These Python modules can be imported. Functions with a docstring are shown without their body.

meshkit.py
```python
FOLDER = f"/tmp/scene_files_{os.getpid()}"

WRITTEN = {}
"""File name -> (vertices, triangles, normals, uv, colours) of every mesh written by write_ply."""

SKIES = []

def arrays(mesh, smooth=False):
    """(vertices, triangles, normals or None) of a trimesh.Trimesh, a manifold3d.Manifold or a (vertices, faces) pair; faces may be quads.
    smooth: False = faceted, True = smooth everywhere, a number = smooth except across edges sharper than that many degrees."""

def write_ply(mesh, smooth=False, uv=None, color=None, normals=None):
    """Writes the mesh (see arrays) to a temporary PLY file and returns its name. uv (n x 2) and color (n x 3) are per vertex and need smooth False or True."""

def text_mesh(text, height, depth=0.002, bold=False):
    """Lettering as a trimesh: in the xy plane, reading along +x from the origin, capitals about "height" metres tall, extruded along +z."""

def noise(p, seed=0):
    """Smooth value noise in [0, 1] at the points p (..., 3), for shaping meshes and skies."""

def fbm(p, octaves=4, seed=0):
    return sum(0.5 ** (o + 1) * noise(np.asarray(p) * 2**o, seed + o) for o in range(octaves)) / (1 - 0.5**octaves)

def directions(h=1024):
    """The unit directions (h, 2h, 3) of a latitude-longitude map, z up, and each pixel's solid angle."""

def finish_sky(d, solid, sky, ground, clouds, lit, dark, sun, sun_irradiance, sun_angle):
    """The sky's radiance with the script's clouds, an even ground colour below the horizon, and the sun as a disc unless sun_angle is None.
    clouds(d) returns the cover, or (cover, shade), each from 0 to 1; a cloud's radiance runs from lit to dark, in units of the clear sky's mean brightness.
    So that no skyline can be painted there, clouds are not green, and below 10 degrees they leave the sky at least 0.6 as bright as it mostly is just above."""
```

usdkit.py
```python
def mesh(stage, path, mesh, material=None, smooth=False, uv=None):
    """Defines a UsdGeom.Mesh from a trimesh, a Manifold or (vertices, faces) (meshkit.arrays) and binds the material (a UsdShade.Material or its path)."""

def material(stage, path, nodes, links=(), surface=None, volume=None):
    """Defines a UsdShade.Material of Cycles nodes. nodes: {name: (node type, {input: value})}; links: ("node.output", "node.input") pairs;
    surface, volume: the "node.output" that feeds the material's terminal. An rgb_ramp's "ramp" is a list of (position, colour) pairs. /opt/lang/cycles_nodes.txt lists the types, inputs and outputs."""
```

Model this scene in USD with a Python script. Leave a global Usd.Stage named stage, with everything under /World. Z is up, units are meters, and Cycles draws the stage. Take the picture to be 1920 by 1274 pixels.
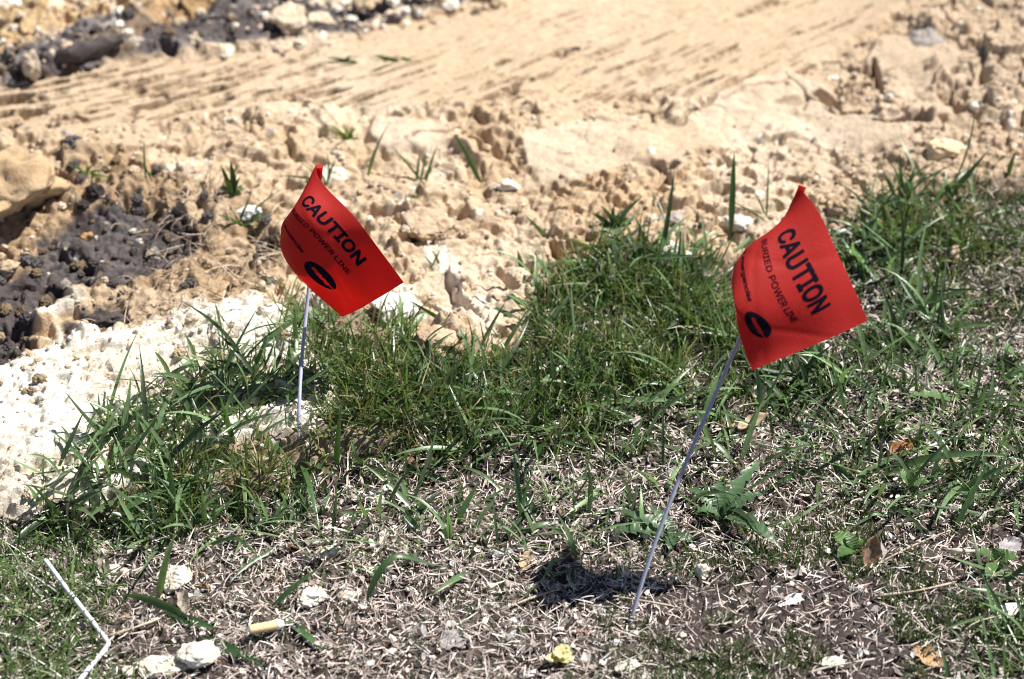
import math
import numpy as np
import trimesh
import usdkit, meshkit
from pxr import Usd, UsdGeom, UsdLux, UsdShade, Gf, Sdf, Vt
from scipy import ndimage
from scipy.spatial import cKDTree
from scipy.interpolate import RectBivariateSpline

stage = Usd.Stage.CreateInMemory()
UsdGeom.SetStageUpAxis(stage, 'Z')
UsdGeom.SetStageMetersPerUnit(stage, 1.0)
UsdGeom.Xform.Define(stage, '/World')
UsdGeom.Scope.Define(stage, '/World/Looks')

# ------------------------------------------------------------------ camera
PITCH, DIST = math.radians(38.0), 2.5
APERTURE, FOCAL = 36.0, 105.5
EYE = np.array([0.0, -DIST * math.cos(PITCH), DIST * math.sin(PITCH)])
RIGHT = np.array([1.0, 0, 0])
UP = np.array([0, math.sin(PITCH), math.cos(PITCH)])
BACK = np.array([0, -math.cos(PITCH), math.sin(PITCH)])
cam = UsdGeom.Camera.Define(stage, '/World/camera')
cam.AddTransformOp().Set(Gf.Matrix4d(*RIGHT, 0, *UP, 0, *BACK, 0, *EYE, 1))
cam.CreateHorizontalApertureAttr(APERTURE)
cam.CreateFocalLengthAttr(FOCAL)
cam.CreateFStopAttr(5.2)
cam.CreateFocusDistanceAttr(2.34)
cam.CreateClippingRangeAttr((0.05, 1000.0))
cam.CreateExposureAttr(0.78)

# ------------------------------------------------------------------ sky and sun
SUN_AZ, SUN_EL = math.radians(28.0), math.radians(55.0)      # azimuth counted from +x towards +y
SUN = np.array([math.cos(SUN_AZ) * math.cos(SUN_EL), math.sin(SUN_AZ) * math.cos(SUN_EL), math.sin(SUN_EL)])
sky_mat = usdkit.material(stage, '/World/Looks/sky', {
    's': ('sky_texture', {'sky_type': 'single_scattering', 'sun_disc': False, 'sun_elevation': SUN_EL,
                          'sun_rotation': math.atan2(SUN[0], SUN[1]), 'air_density': .75, 'aerosol_density': .4}),
    'b': ('background_shader', {'strength': 0.05})}, [('s.color', 'b.color')], surface='b.background')
dome = UsdLux.DomeLight.Define(stage, '/World/sky')
UsdShade.MaterialBindingAPI.Apply(dome.GetPrim()).Bind(sky_mat)
dome.GetPrim().SetCustomDataByKey('kind', 'structure')
sun = UsdLux.DistantLight.Define(stage, '/World/sun')
sun.CreateIntensityAttr(1.25)
sun.CreateAngleAttr(0.53)
sun.CreateColorAttr(Gf.Vec3f(1.0, 0.96, 0.90))
UsdLux.LightAPI(sun.GetPrim()).CreateNormalizeAttr(True)
_x = np.cross([0, 0, 1.0], SUN); _x /= np.linalg.norm(_x); _y = np.cross(SUN, _x)
sun.AddTransformOp().Set(Gf.Matrix4d(*_x, 0, *_y, 0, *SUN, 0, 0, 0, 5, 1))

# ------------------------------------------------------------------ helpers: layout
RES = 1920.0
FPX = RES * FOCAL / APERTURE
def ray(px, py):
    d = RIGHT * ((px - 960.0) / FPX) - UP * ((py - 637.0) / FPX) - BACK
    return d / np.linalg.norm(d)
def on_plane(px, py, z=0.0):
    d = ray(px, py)
    return EYE + d * ((z - EYE[2]) / d[2])
def at_depth(px, py, dist):                       # point at distance dist along the viewing axis
    d = ray(px, py)
    return EYE + d * (dist / -(d @ BACK))
def depth_of(p):
    return float((np.asarray(p) - EYE) @ -BACK)
def to_px(x, y, z=0.0):
    p = np.stack([x - EYE[0], y - EYE[1], z - EYE[2] + 0 * x], -1)
    w = np.maximum(p @ -BACK, 0.05)
    return 960 + FPX * (p @ RIGHT) / w, 637 - FPX * (p @ UP) / w

GS = 4.0                                           # layout masks: one cell for 4 layout units
OX, OY = 400, 300                                  # margin beyond the frame
GW, GH = int((RES + 2 * OX) / GS), int((1274 + 2 * OY) / GS)
_gx, _gy = np.meshgrid((np.arange(GW) + .5) * GS - OX, (np.arange(GH) + .5) * GS - OY)
def poly_mask(polys, blur=10.0):
    m = np.zeros((GH, GW), float)
    for poly in polys:
        p = np.asarray(poly, float); q = np.roll(p, -1, 0)
        inside = np.zeros((GH, GW), bool)
        for (x0, y0), (x1, y1) in zip(p, q):
            if y0 == y1: continue
            c = ((y0 > _gy) != (y1 > _gy)) & (_gx < (x1 - x0) * (_gy - y0) / (y1 - y0) + x0)
            inside ^= c
        m[inside] = 1
    return ndimage.gaussian_filter(m, blur / GS)
def sample(mask, x, y):
    u, v = to_px(x, y)
    return ndimage.map_coordinates(mask, [np.clip((v + OY) / GS - .5, 0, GH - 1), np.clip((u + OX) / GS - .5, 0, GW - 1)], order=1)

_rng0 = np.random.default_rng(5)
def tile(n=512, sigma=2.0, seed=0, sy=None):
    w = np.random.default_rng(seed).standard_normal((n, n))
    w = ndimage.gaussian_filter(w, (sigma if sy is None else sy, sigma), mode='wrap')
    return w / w.std()
def tex(t, u, v):                                  # u, v in cells of the tile, wrapping
    return ndimage.map_coordinates(t, [np.mod(v, t.shape[0]), np.mod(u, t.shape[1])], order=1, mode='grid-wrap')
T2 = [tile(512, 2.0, s) for s in range(6)]
def fb(x, y, size, octaves=4, seed=0, rough=.5):    # zero mean, about unit deviation
    out, a, tot = 0, 1.0, 0
    for o in range(octaves):
        k = 4.0 / (size / 2 ** o)
        out = out + a * tex(T2[(seed + o) % 6], x * k + 37.7 * (seed + 1) * (o + 1), y * k + 91.3 * (seed + 2) + 13 * o)
        tot += a * a; a *= rough
    return out / math.sqrt(tot)
def sstep(a, b, x):
    t = np.clip((x - a) / (b - a), 0, 1)
    return t * t * (3 - 2 * t)

# ------------------------------------------------------------------ regions of the ground (layout polygons)
R = {}
R['smooth'] = poly_mask([[(-400, 200), (0, 190), (200, 140), (400, 120), (620, 95), (700, 85), (900, 35), (1010, -10), (1300, -300), (2000, -300),
                          (1760, -40), (1640, 60), (1520, 125), (1400, 185), (1250, 190), (1000, 210), (700, 228), (560, 215), (300, 268), (0, 290), (-400, 330)]], 12)
R['dark'] = poly_mask([[(-400, 210), (0, 185), (210, 140), (400, 118), (560, 90), (720, 60), (880, 15), (1000, -300), (420, -300), (420, 20),
                        (330, 60), (230, 60), (120, 85), (40, 130), (-400, 150)]], 10)
R['tan'] = poly_mask([[(-400, 150), (40, 125), (120, 85), (240, 60), (340, 55), (420, 20), (420, -300), (-400, -300)]], 8)
R['slab'] = poly_mask([[(1440, 245), (1570, 235), (1720, 238), (1700, 280), (1620, 300), (1540, 285), (1500, 268)], [(1650, 160), (1760, 200), (1800, 240), (1700, 225)], [(975, 285), (1040, 262), (1110, 240), (1220, 240), (1330, 212), (1400, 165), (1470, 140), (1545, 172), (1575, 215), (1560, 232),
                        (1440, 240), (1430, 268), (1390, 285), (1300, 308), (1260, 335), (1180, 330), (1130, 352), (1085, 368), (1010, 372), (985, 330)],
                       [(1650, 75), (1760, 80), (1800, 130), (1700, 200), (1620, 130)], [(1560, 240), (1680, 232), (1690, 258), (1600, 280), (1540, 275)],
                       [(700, 250), (840, 262), (850, 300), (740, 320), (690, 290)]], 5)
R['brown'] = poly_mask([[(90, 360), (130, 320), (230, 310), (330, 380), (420, 400), (480, 420), (520, 440), (540, 540), (460, 590), (330, 640), (200, 640), (150, 560),
                         (90, 620), (0, 640), (-300, 640), (-300, 420), (0, 420)]], 14)
R['purple'] = poly_mask([[(-300, 560), (0, 545), (60, 535), (80, 470), (150, 440), (230, 425), (290, 436), (350, 450), (380, 485), (330, 520), (250, 548), (170, 560), (85, 600),
                          (60, 640), (45, 690), (0, 716), (-300, 745)], [(120, 625), (190, 590), (235, 585), (240, 640), (120, 665), (90, 660)],
                         [(480, 465), (520, 470), (560, 500), (480, 500)]], 7)
R['white'] = poly_mask([[(-400, 730), (0, 715), (60, 695), (120, 660), (260, 650), (340, 615), (480, 590), (540, 620), (600, 700), (640, 780), (600, 860), (520, 840),
                         (300, 900), (150, 1000), (0, 990), (-300, 1060)], [(60, 620), (130, 585), (200, 570), (150, 610), (70, 640)]], 9)
R['white2'] = poly_mask([[(690, 545), (780, 545), (780, 600), (690, 590)], [(520, 800), (640, 800), (640, 720), (520, 700)]], 8)
R['litter'] = poly_mask([[(-400, 1010), (60, 985), (250, 970), (480, 940), (640, 870), (760, 830), (860, 740), (930, 690), (990, 640), (1020, 560), (1120, 500), (1240, 480), (1330, 520), (1400, 480), (1500, 470), (1600, 420),
                           (1680, 380), (1920, 370), (2320, 360), (2320, 1574), (-400, 1574)]], 14)
# how thickly the grass stands
G = {}
G['main'] = poly_mask([[(520, 560), (600, 590), (740, 610), (800, 690), (870, 705), (960, 670), (1000, 620), (1005, 560), (1070, 500), (1180, 470), (1300, 500), (1370, 470),
                        (1400, 560), (1450, 640), (1560, 520), (1590, 440), (1650, 370), (1760, 360), (1920, 350), (2300, 330), (2300, 560), (1920, 570), (1850, 650), (1700, 690), (1560, 740), (1400, 800), (1290, 840),
                        (1200, 860), (1080, 880), (960, 860), (860, 890), (800, 910), (700, 930), (640, 910), (560, 1000), (480, 1015), (380, 1030), (200, 1030), (80, 1010),
                        (100, 930), (160, 860), (240, 800), (330, 760), (430, 700), (500, 700), (540, 640)]], 12)
G['bare'] = poly_mask([[(500, 690), (570, 690), (640, 740), (640, 850), (560, 880), (500, 840)], [(60, 840), (180, 830), (200, 900), (100, 990), (40, 960)]], 16)
G['dense'] = poly_mask([[(1000, 590), (1080, 530), (1180, 500), (1300, 520), (1370, 560), (1400, 680), (1380, 760), (1250, 800), (1100, 830), (980, 840), (990, 700)], [(1590, 470), (1660, 390), (1900, 390), (1920, 470), (1700, 500)],
                        [(560, 660), (780, 640), (1020, 720), (1000, 830), (820, 880), (660, 900), (580, 860), (640, 800)], [(430, 740), (500, 750), (500, 830), (420, 830)],
                        [(300, 900), (540, 900), (520, 990), (300, 990)]], 18)
G['corner'] = poly_mask([[(-300, 1020), (120, 1020), (230, 1080), (180, 1180), (250, 1300), (200, 1574), (-300, 1574)]], 20)
G['right'] = poly_mask([[(1450, 720), (1700, 690), (2300, 600), (2300, 960), (1700, 970), (1480, 900)], [(1840, 1080), (2300, 1050), (2300, 1500), (1840, 1300)]], 25)
G['sparse'] = poly_mask([[(560, 960), (1000, 870), (1400, 800), (1400, 1010), (900, 1080), (500, 1060)]], 30)
G['moss'] = poly_mask([[(1250, 1000), (1700, 960), (2300, 1000), (2300, 1574), (1200, 1574), (1180, 1180)]], 60)

# ------------------------------------------------------------------ the ground: one sheet, fine where it is seen
STEP = 0.0014
fx = np.arange(-0.57, 0.57 + STEP / 2, STEP)
fy = np.arange(-0.45, 0.60 + STEP / 2, STEP)
grow = np.cumsum(STEP * 1.32 ** np.arange(1, 34))
X, Y = np.meshgrid(fx, fy)
rg = np.random.default_rng(11)
m = {k: np.clip(sample(v, X, Y) + 0.0, 0, 1) for k, v in R.items()}
edge_noise = fb(X, Y, .05, 4, 1) * .16
def sharp(a, k=.22):
    return sstep(.5 - k, .5 + k, a + edge_noise * np.clip(6 * a * (1 - a), 0, 1))
mm = {k: sharp(v) for k, v in m.items()}
mm['slab'] = sstep(.22, .78, m['slab'] + edge_noise * np.clip(6 * m['slab'] * (1 - m['slab']), 0, 1) * .8)
crust = np.clip(1 - mm['smooth'] - mm['dark'] - mm['tan'] - mm['litter'] - mm['white'] - mm['brown'], 0, 1)

# broad shape
base = 0.010 * (1 - m['litter']) + 0.006 * fb(X, Y, .30, 3, 2) * (1 - .6 * mm['litter']) * (1 - .5 * mm['smooth'])
base += 0.010 * m['white'] + 0.006 * fb(X, Y, .09, 3, 3) * (crust * .5 + mm['brown'] * .8 + m['dark'] * .8 + m['tan'] * 1.2 + .25 * mm['white'] + .12 * mm['litter'])
base += 0.004 * (m['dark'] + m['tan']) - .006 * mm['purple']

# streaks torn into the scraped clay: direction turns with x
def flow(x, y):
    s0, k, xc = .78, .95, np.minimum(x, .10)           # slope .45 at the left, .87 from x = .1 on
    return x, y - (s0 * xc + .5 * k * xc * xc) - (s0 + k * .1) * np.maximum(x - .10, 0) * (1 - .25 * np.clip(x - .1, 0, 1)) + .004 * fb(x, y, .16, 2, 4)
A, C = flow(X, Y)
ST = [tile(512, 3.0, 40 + i, 2.0) for i in range(4)]
def streak(la, lc, seed):
    return tex(ST[seed], A / la * 6 + 11 * seed, C / lc * 4 + 17 * seed)
fine_s = streak(.015, .0024, 0)
mid_s = streak(.026, .0038, 1)
big_s = streak(.06, .012, 2)
patch = .5 + .5 * np.clip(fb(X, Y, .16, 3, 5), -1, 1)
px_, py_ = to_px(X, Y)
torn = np.clip(1.15 - np.abs(py_ - (250 - .075 * (px_ - 300))) / 120, 0, 1) + .9 * sstep(700, 250, px_) * sstep(120, 200, py_)
torn = np.clip(torn, .16, 1)
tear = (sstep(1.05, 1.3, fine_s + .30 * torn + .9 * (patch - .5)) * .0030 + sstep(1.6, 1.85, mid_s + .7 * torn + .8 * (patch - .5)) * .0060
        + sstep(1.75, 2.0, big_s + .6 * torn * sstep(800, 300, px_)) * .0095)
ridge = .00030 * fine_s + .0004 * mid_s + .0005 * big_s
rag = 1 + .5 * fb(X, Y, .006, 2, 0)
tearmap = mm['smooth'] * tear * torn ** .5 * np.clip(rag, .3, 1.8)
base += mm['smooth'] * ridge - tearmap
wA, wC = X, Y - .5 * X
wst = tex(ST[3], wA / .05 * 6, wC / .011 * 4)
wst2 = tex(ST[0], wA / .022 * 6 + 91, wC / .005 * 4)
base += mm['white'] * (.0026 * wst - .0065 * sstep(.8, 1.2, wst + .3 * fb(X, Y, .05, 2, 2)) - .0035 * sstep(.9, 1.3, wst2))

# clods: lumps stamped on to the sheet, the highest wins
WX = X + .0016 * fb(X, Y, .010, 3, 0)
WY = Y + .0016 * fb(X, Y, .010, 3, 3)
lump = np.zeros_like(X)
tint = np.zeros_like(X)
def stamp(n, weight, rmin, rmax, power=2.2, flat=.75, sink=.35, seed=0, tints=(-1, 1)):
    r_ = np.random.default_rng(900 + seed)
    cand = r_.random((n * 6, 2)) * [fx[-1] - fx[0], fy[-1] - fy[0]] + [fx[0], fy[0]]
    ii = ((cand[:, 1] - fy[0]) / STEP).astype(int).clip(0, len(fy) - 1); jj = ((cand[:, 0] - fx[0]) / STEP).astype(int).clip(0, len(fx) - 1)
    keep = r_.random(len(cand)) < weight[ii, jj]
    cand, ii, jj = cand[keep][:n], ii[keep][:n], jj[keep][:n]
    u = r_.random(len(cand))
    rad = (rmin ** (1 - power) + u * (rmax ** (1 - power) - rmin ** (1 - power))) ** (1 / (1 - power))
    for c, i, j, r in zip(cand, ii, jj, rad):
        k = int(r * 1.5 / STEP) + 3
        sl = (slice(max(i - k, 0), i + k + 1), slice(max(j - k, 0), j + k + 1))
        th, asp = r_.random() * 3.1416, .65 + .35 * r_.random()
        dx, dy = WX[sl] - c[0], WY[sl] - c[1]
        a, b = dx * math.cos(th) + dy * math.sin(th), (-dx * math.sin(th) + dy * math.cos(th)) / asp
        p = 2 + 2 * r_.random()
        q = (np.abs(a) ** p + np.abs(b) ** p) ** (1 / p) / r
        tx, ty = r_.normal(0, .35, 2)
        h = r * (flat * np.sqrt(np.clip(1 - q ** 2.4, 0, 1)) * (1 + (tx * dx + ty * dy) / r * .5) - sink * r_.random())
        t = r_.uniform(*tints)
        win = (h > lump[sl]) & (q < 1)
        lump[sl] = np.where(win, h, lump[sl]); tint[sl] = np.where(win, t, tint[sl])
skin = np.clip(mm['slab'] + .85 * sstep(-.35, .5, fb(X, Y, .06, 3, 2)) * sstep(430, 330, py_) * sstep(1750, 1500, px_), 0, 1)
cr_w = np.clip(crust * (1 - .94 * skin), 0, 1)
rightside = sstep(1450, 1700, px_) * (1 - mm['litter'])
edge_sm = mm['smooth'] * sstep(.2, .9, 1 - np.abs(2 * m['smooth'] - 1)) * .4
stamp(4200, np.clip(cr_w * .8 + .2 * mm['brown'] + edge_sm, 0, 1), .0013, .0075, 2.4, .48, .6, 1)
stamp(60, cr_w, .009, .019, 2.0, .42, .3, 2)
stamp(5000, np.clip(mm['brown'] + mm['purple'], 0, 1), .0016, .010, 2.2, .6, .5, 3)
stamp(4200, np.clip(mm['tan'] + mm['dark'] * .9, 0, 1), .0022, .015, 2.1, .5, .45, 4)
stamp(900, mm['white'] * .6, .0014, .006, 2.4, .45, .4, 5)
stamp(9000, mm['litter'], .0014, .0055, 2.0, .8, .4, 6)
stamp(700, mm['smooth'] * .5 * sstep(.6, 1, torn), .0012, .004, 2.0, .7, .3, 7)
# a few clods by name of place: layout x, y, radius in mm, flatness
for i, (u, v, r, f) in enumerate([(787, 425, 21, .55), (1597, 362, 14, .75), (735, 470, 14, .5), (1200, 330, 12, .4), (1655, 205, 19, .5), (1715, 210, 17, .5), (1610, 170, 16, .6),
                                  (860, 640, 30, .4), (1800, 470, 13, .6), (1130, 505, 18, .5), (1270, 215, 14, .5), (1880, 200, 24, .4), (1870, 260, 15, .5), (1780, 150, 16, .5),
                                  (300, 470, 22, .4), (220, 490, 20, .5), (150, 640, 26, .35), (190, 540, 16, .6), (420, 420, 15, .5), (130, 400, 16, .6), (640, 470, 12, .6), (830, 500, 10, .6),
                                  (925, 470, 13, .5), (900, 530, 16, .4), (950, 560, 18, .4), (440, 395, 14, .6), (340, 430, 12, .7), (1740, 120, 9, .8), (1800, 60, 10, .8), (1130, 405, 11, .7), (1180, 410, 9, .8), (1150, 380, 8, .8)]):
    r = r / 1000; c = on_plane(u, v, .01)
    d = np.hypot(WX - c[0] + .003 * fb(X, Y, .02, 2, 1), (WY - c[1]) * .95) / r
    h = r * f * np.sqrt(np.clip(1 - d ** 2.6, 0, 1)) - .0015 + .1 * r * fb(X, Y, .012, 3, 2) * (d < 1)
    lump = np.maximum(lump, np.where(d < 1, h, 0))
fine_rough = fb(X, Y, .013, 4, 5, .8)
crumb = 1 - np.abs(fb(X, Y, .011, 3, 1, .7))           # ridged: rounded crumbs with narrow gaps between
H = base + lump * (1 - .5 * mm['purple']) * (1 + .22 * np.clip(fine_rough, -2, 2))
H += (fine_rough * .0006 + np.clip(crumb, -1.2, 1) * .0007) * (.75 * cr_w + 1.0 * mm['brown'] * (1 - mm['purple']) + .75 * mm['purple'] + .6 * mm['dark'] + .8 * mm['tan'] + .5 * mm['white'] + .9 * mm['litter'] + .14 + .30 * crust)
pit = sstep(1.25, 1.75, fb(X, Y, .012, 3, 0, .6) + .5 * fb(X, Y, .08, 2, 3))
H -= pit * .0075 * np.clip(cr_w + .7 * mm['brown'] + .5 * mm['dark'] + .5 * mm['white'], 0, 1)
# the flat crusts of dried mud stand a little proud, their skin gently dimpled
H += mm['slab'] * (.0022 + .0019 * fb(X, Y, .035, 3, 3)) * (1 - mm['litter'])
dimple = sstep(1.3, 1.9, fb(X, Y, .016, 2, 4))
H -= mm['slab'] * dimple * .0016
# the crust is broken into plates, each a little tipped
def plates(cell, seed, hstep, tilt, gap, depth):
    r_ = np.random.default_rng(seed)
    n_ = int(1.3 * 1.2 / cell ** 2)
    c = r_.random((n_, 2)) * [1.3, 1.2] + [-.65, -.5]
    wx, wy = X + .35 * cell * fb(X, Y, cell * 2.2, 4, seed % 5, .6), Y + .35 * cell * fb(X, Y, cell * 2.2, 4, (seed + 2) % 5, .6)
    d_, k_ = cKDTree(c).query(np.stack([wx, wy], -1).reshape(-1, 2), k=2)
    f_ = (d_[:, 1] - d_[:, 0]).reshape(X.shape); k_ = k_[:, 0].reshape(X.shape)
    hh = r_.normal(0, hstep, n_); tt = r_.normal(0, tilt, (n_, 2))
    open_ = r_.random(n_)[k_]
    return hh[k_] + tt[k_, 0] * (wx - c[k_, 0]) + tt[k_, 1] * (wy - c[k_, 1]) - depth * sstep(gap, gap * .3, f_) * (open_ > .45), open_
pl1, t1 = plates(.032, 61, .0026, .10, .0032, .0060)
pl2, t2 = plates(.0115, 62, .0012, .15, .0022, .0028)
pl3, t3 = plates(.0050, 63, .0006, .18, .0012, .0010)
broken = np.clip(crust * (1 - .72 * mm['slab']), 0, 1)
H += broken * (.62 - .42 * skin) * pl2 + broken * (.95 - .35 * skin) * pl1 + broken * (.6 - .5 * skin) * pl3
H += mm['white'] * (.25 * pl1 + .35 * pl2 + .6 * pl3) + mm['brown'] * (.7 * pl1 + .55 * pl2 + .5 * pl3) + mm['dark'] * (.6 * pl1 + .6 * pl2) + mm['tan'] * (pl1 + pl2) + .12 * mm['smooth'] * pl3
# cracks between drying plates
pts = np.random.default_rng(31).random((520, 2)) * [1.28, 1.2] + [-.64, -.5]
dd, ix = cKDTree(pts).query(np.stack([X + .010 * fb(X, Y, .05, 3, 2), Y + .010 * fb(X, Y, .05, 3, 5)], -1).reshape(-1, 2), k=2)
f21 = (dd[:, 1] - dd[:, 0]).reshape(X.shape)
crk = sstep(.0032, .0008, f21) * sstep(.15, .5, fb(X, Y, .12, 2, 4)) * np.clip(crust - .2 * mm['slab'] + .5 * mm['brown'], 0, 1)
H -= .006 * crk
def crack(points, width, depth, lift=0.0):
    global H
    P = np.array([on_plane(*p, .012)[:2] for p in points])
    n = np.array([.0022 * fb(X, Y, .012, 3, 1), .0022 * fb(X, Y, .012, 3, 4)])
    best = np.full(X.shape, 9.0)
    side = np.zeros(X.shape)
    lo, hi = P.min(0) - .06, P.max(0) + .06
    i0, i1 = np.searchsorted(fy, [lo[1], hi[1]]); j0, j1 = np.searchsorted(fx, [lo[0], hi[0]])
    sl = (slice(i0, i1), slice(j0, j1))
    x, y = X[sl] + n[0][sl], Y[sl] + n[1][sl]
    best, side = np.full(x.shape, 9.0), np.zeros(x.shape)
    for a, b in zip(P[:-1], P[1:]):
        e = b - a; L = e @ e
        t = np.clip(((x - a[0]) * e[0] + (y - a[1]) * e[1]) / L, 0, 1)
        d = np.hypot(x - a[0] - t * e[0], y - a[1] - t * e[1])
        s = np.sign((x - a[0]) * e[1] - (y - a[1]) * e[0])
        near = d < best
        best = np.where(near, d, best); side = np.where(near, s, side)
    w = width / 1000 * (1 + .35 * fb(x, y, .02, 2, 3))
    H[sl] -= depth / 1000 * sstep(1.0, .35, best / np.maximum(w, 1e-4))
    H[sl] += lift / 1000 * np.exp(-(best / .014) ** 2) * (side > 0)
for args in [([(742, 418), (760, 436), (780, 458), (800, 462)], 3.4, 16, 4), ([(805, 460), (822, 445), (840, 425)], 2.2, 10), ([(1040, 452), (1050, 478), (1058, 500)], 4.0, 20, 3),
             ([(1058, 500), (1100, 495), (1140, 478)], 2.0, 10), ([(1536, 168), (1560, 184), (1582, 200), (1606, 202)], 6.5, 26, 3), ([(1612, 198), (1630, 205), (1642, 200)], 3.5, 18),
             ([(1630, 108), (1640, 125), (1648, 148)], 2.0, 12), ([(1570, 155), (1600, 165), (1630, 145)], 2.4, 12),
             ([(880, 262), (900, 272), (904, 284), (930, 290)], 2.0, 9), ([(954, 270), (955, 292)], 2.0, 10), ([(905, 284), (950, 292)], 1.6, 8),
             ([(1185, 235), (1215, 240), (1250, 242), (1290, 205), (1335, 180), (1345, 172)], 2.4, 11, 3), ([(1015, 375), (1040, 350), (1062, 372)], 2.6, 12), 
             ([(1640, 228), (1690, 232), (1740, 225)], 2.5, 13), ([(1850, 190), (1880, 212), (1912, 216)], 2.8, 14, 3), ([(1912, 205), (1918, 235)], 3, 15), ([(1788, 168), (1800, 160), (1815, 145)], 2.5, 14),
             ([(770, 270), (810, 262), (850, 250)], 2, 8), ([(1480, 325), (1500, 330), (1530, 325)], 2.5, 12), ([(1340, 360), (1360, 352)], 3, 14), ([(1540, 405), (1560, 415), (1585, 412)], 3, 14, 2),
             ([(938, 510), (945, 530), (965, 540)], 2.4, 10), ([(840, 530), (855, 550)], 2.5, 11), ([(790, 560), (830, 585), (850, 600)], 2.4, 11), ([(650, 470), (690, 455)], 2, 9),
             ([(285, 186), (312, 184)], 4.5, 14), ([(480, 182), (510, 172), (530, 166)], 3.0, 10), ([(395, 232), (425, 224)], 2.6, 9), ([(400, 198), (440, 188)], 3.2, 10), ([(40, 218), (80, 212)], 3.4, 11),
             ([(5, 262), (60, 252), (90, 240)], 3.0, 10), ([(940, 165), (975, 150), (1000, 140)], 2.2, 8), ([(1040, 102), (1080, 90)], 2.6, 8), ([(100, 232), (150, 222), (165, 228)], 2.8, 9), ([(300, 250), (330, 235)], 2.6, 8),
             ([(75, 565), (110, 545), (150, 535)], 6, 22), ([(55, 640), (70, 660)], 5, 18), ([(190, 620), (215, 605), (235, 610)], 5, 20), ([(120, 650), (150, 630)], 4, 16), ([(150, 480), (160, 505)], 4, 14),
             ([(105, 475), (140, 495)], 3, 12), ([(70, 405), (90, 380), (105, 366)], 4.5, 22, 0), ([(55, 420), (70, 405)], 3.5, 16), ([(235, 400), (255, 398)], 4, 14), ([(270, 420), (290, 412)], 4, 14), ([(300, 95), (330, 100)], 4, 14),
             ([(14, 143), (40, 146)], 8, 26), ([(196, 2), (222, 8)], 9, 28), ([(700, -4), (730, 6)], 7, 24)]:
    crack(args[0], args[1] * 1.25, args[2] * 1.5, *args[3:])
# the big tan clod at the left edge
cl = sharp(sample(poly_mask([[(-300, 300), (0, 290), (60, 288), (108, 300), (118, 330), (90, 372), (62, 408), (20, 425), (-300, 440)]], 6), X, Y), .2)
H += cl * .004
soft = np.clip(crust * sstep(1250, 800, px_) + mm['brown'] * .8, 0, 1) * .6
H = H * (1 - soft) + ndimage.gaussian_filter(H, .95) * soft      # rain-softened crust
H = np.clip(H, -.03, .09)
lo_litter = .002 * fb(X, Y, .05, 3, 1)
H += mm['litter'] * lo_litter

# ground colours: what each soil is made of, plus shade painted into the tears
def col(*c): return np.array(c, float)
tan = col(.485, .368, .250); pale = col(.585, .480, .365); orange = col(.42, .265, .125); white = col(.74, .69, .60); brown = col(.20, .140, .085)
purple = col(.072, .060, .058); humus = col(.066, .052, .047); grey = col(.16, .140, .135)
def lay(c, mask, amount=1.0):
    return c + (np.asarray(mask) * amount)[..., None]
alb = np.ones(X.shape + (3,)) * tan
def over(colr, mask):
    global alb
    mk = np.clip(mask, 0, 1)[..., None]
    alb = alb * (1 - mk) + colr * mk
over(pale, .6 * sstep(-.2, 1.2, fb(X, Y, .10, 4, 1)) * (1 - .5 * mm['smooth']))
over(col(.46, .345, .235), .55 * mm['smooth'] * sstep(.0, 1.4, streak(.12, .02, 3)))
over(pale * 1.02, mm['smooth'] * .45 * sstep(-.3, 1.2, fb(X, Y, .25, 2, 0)))
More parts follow.
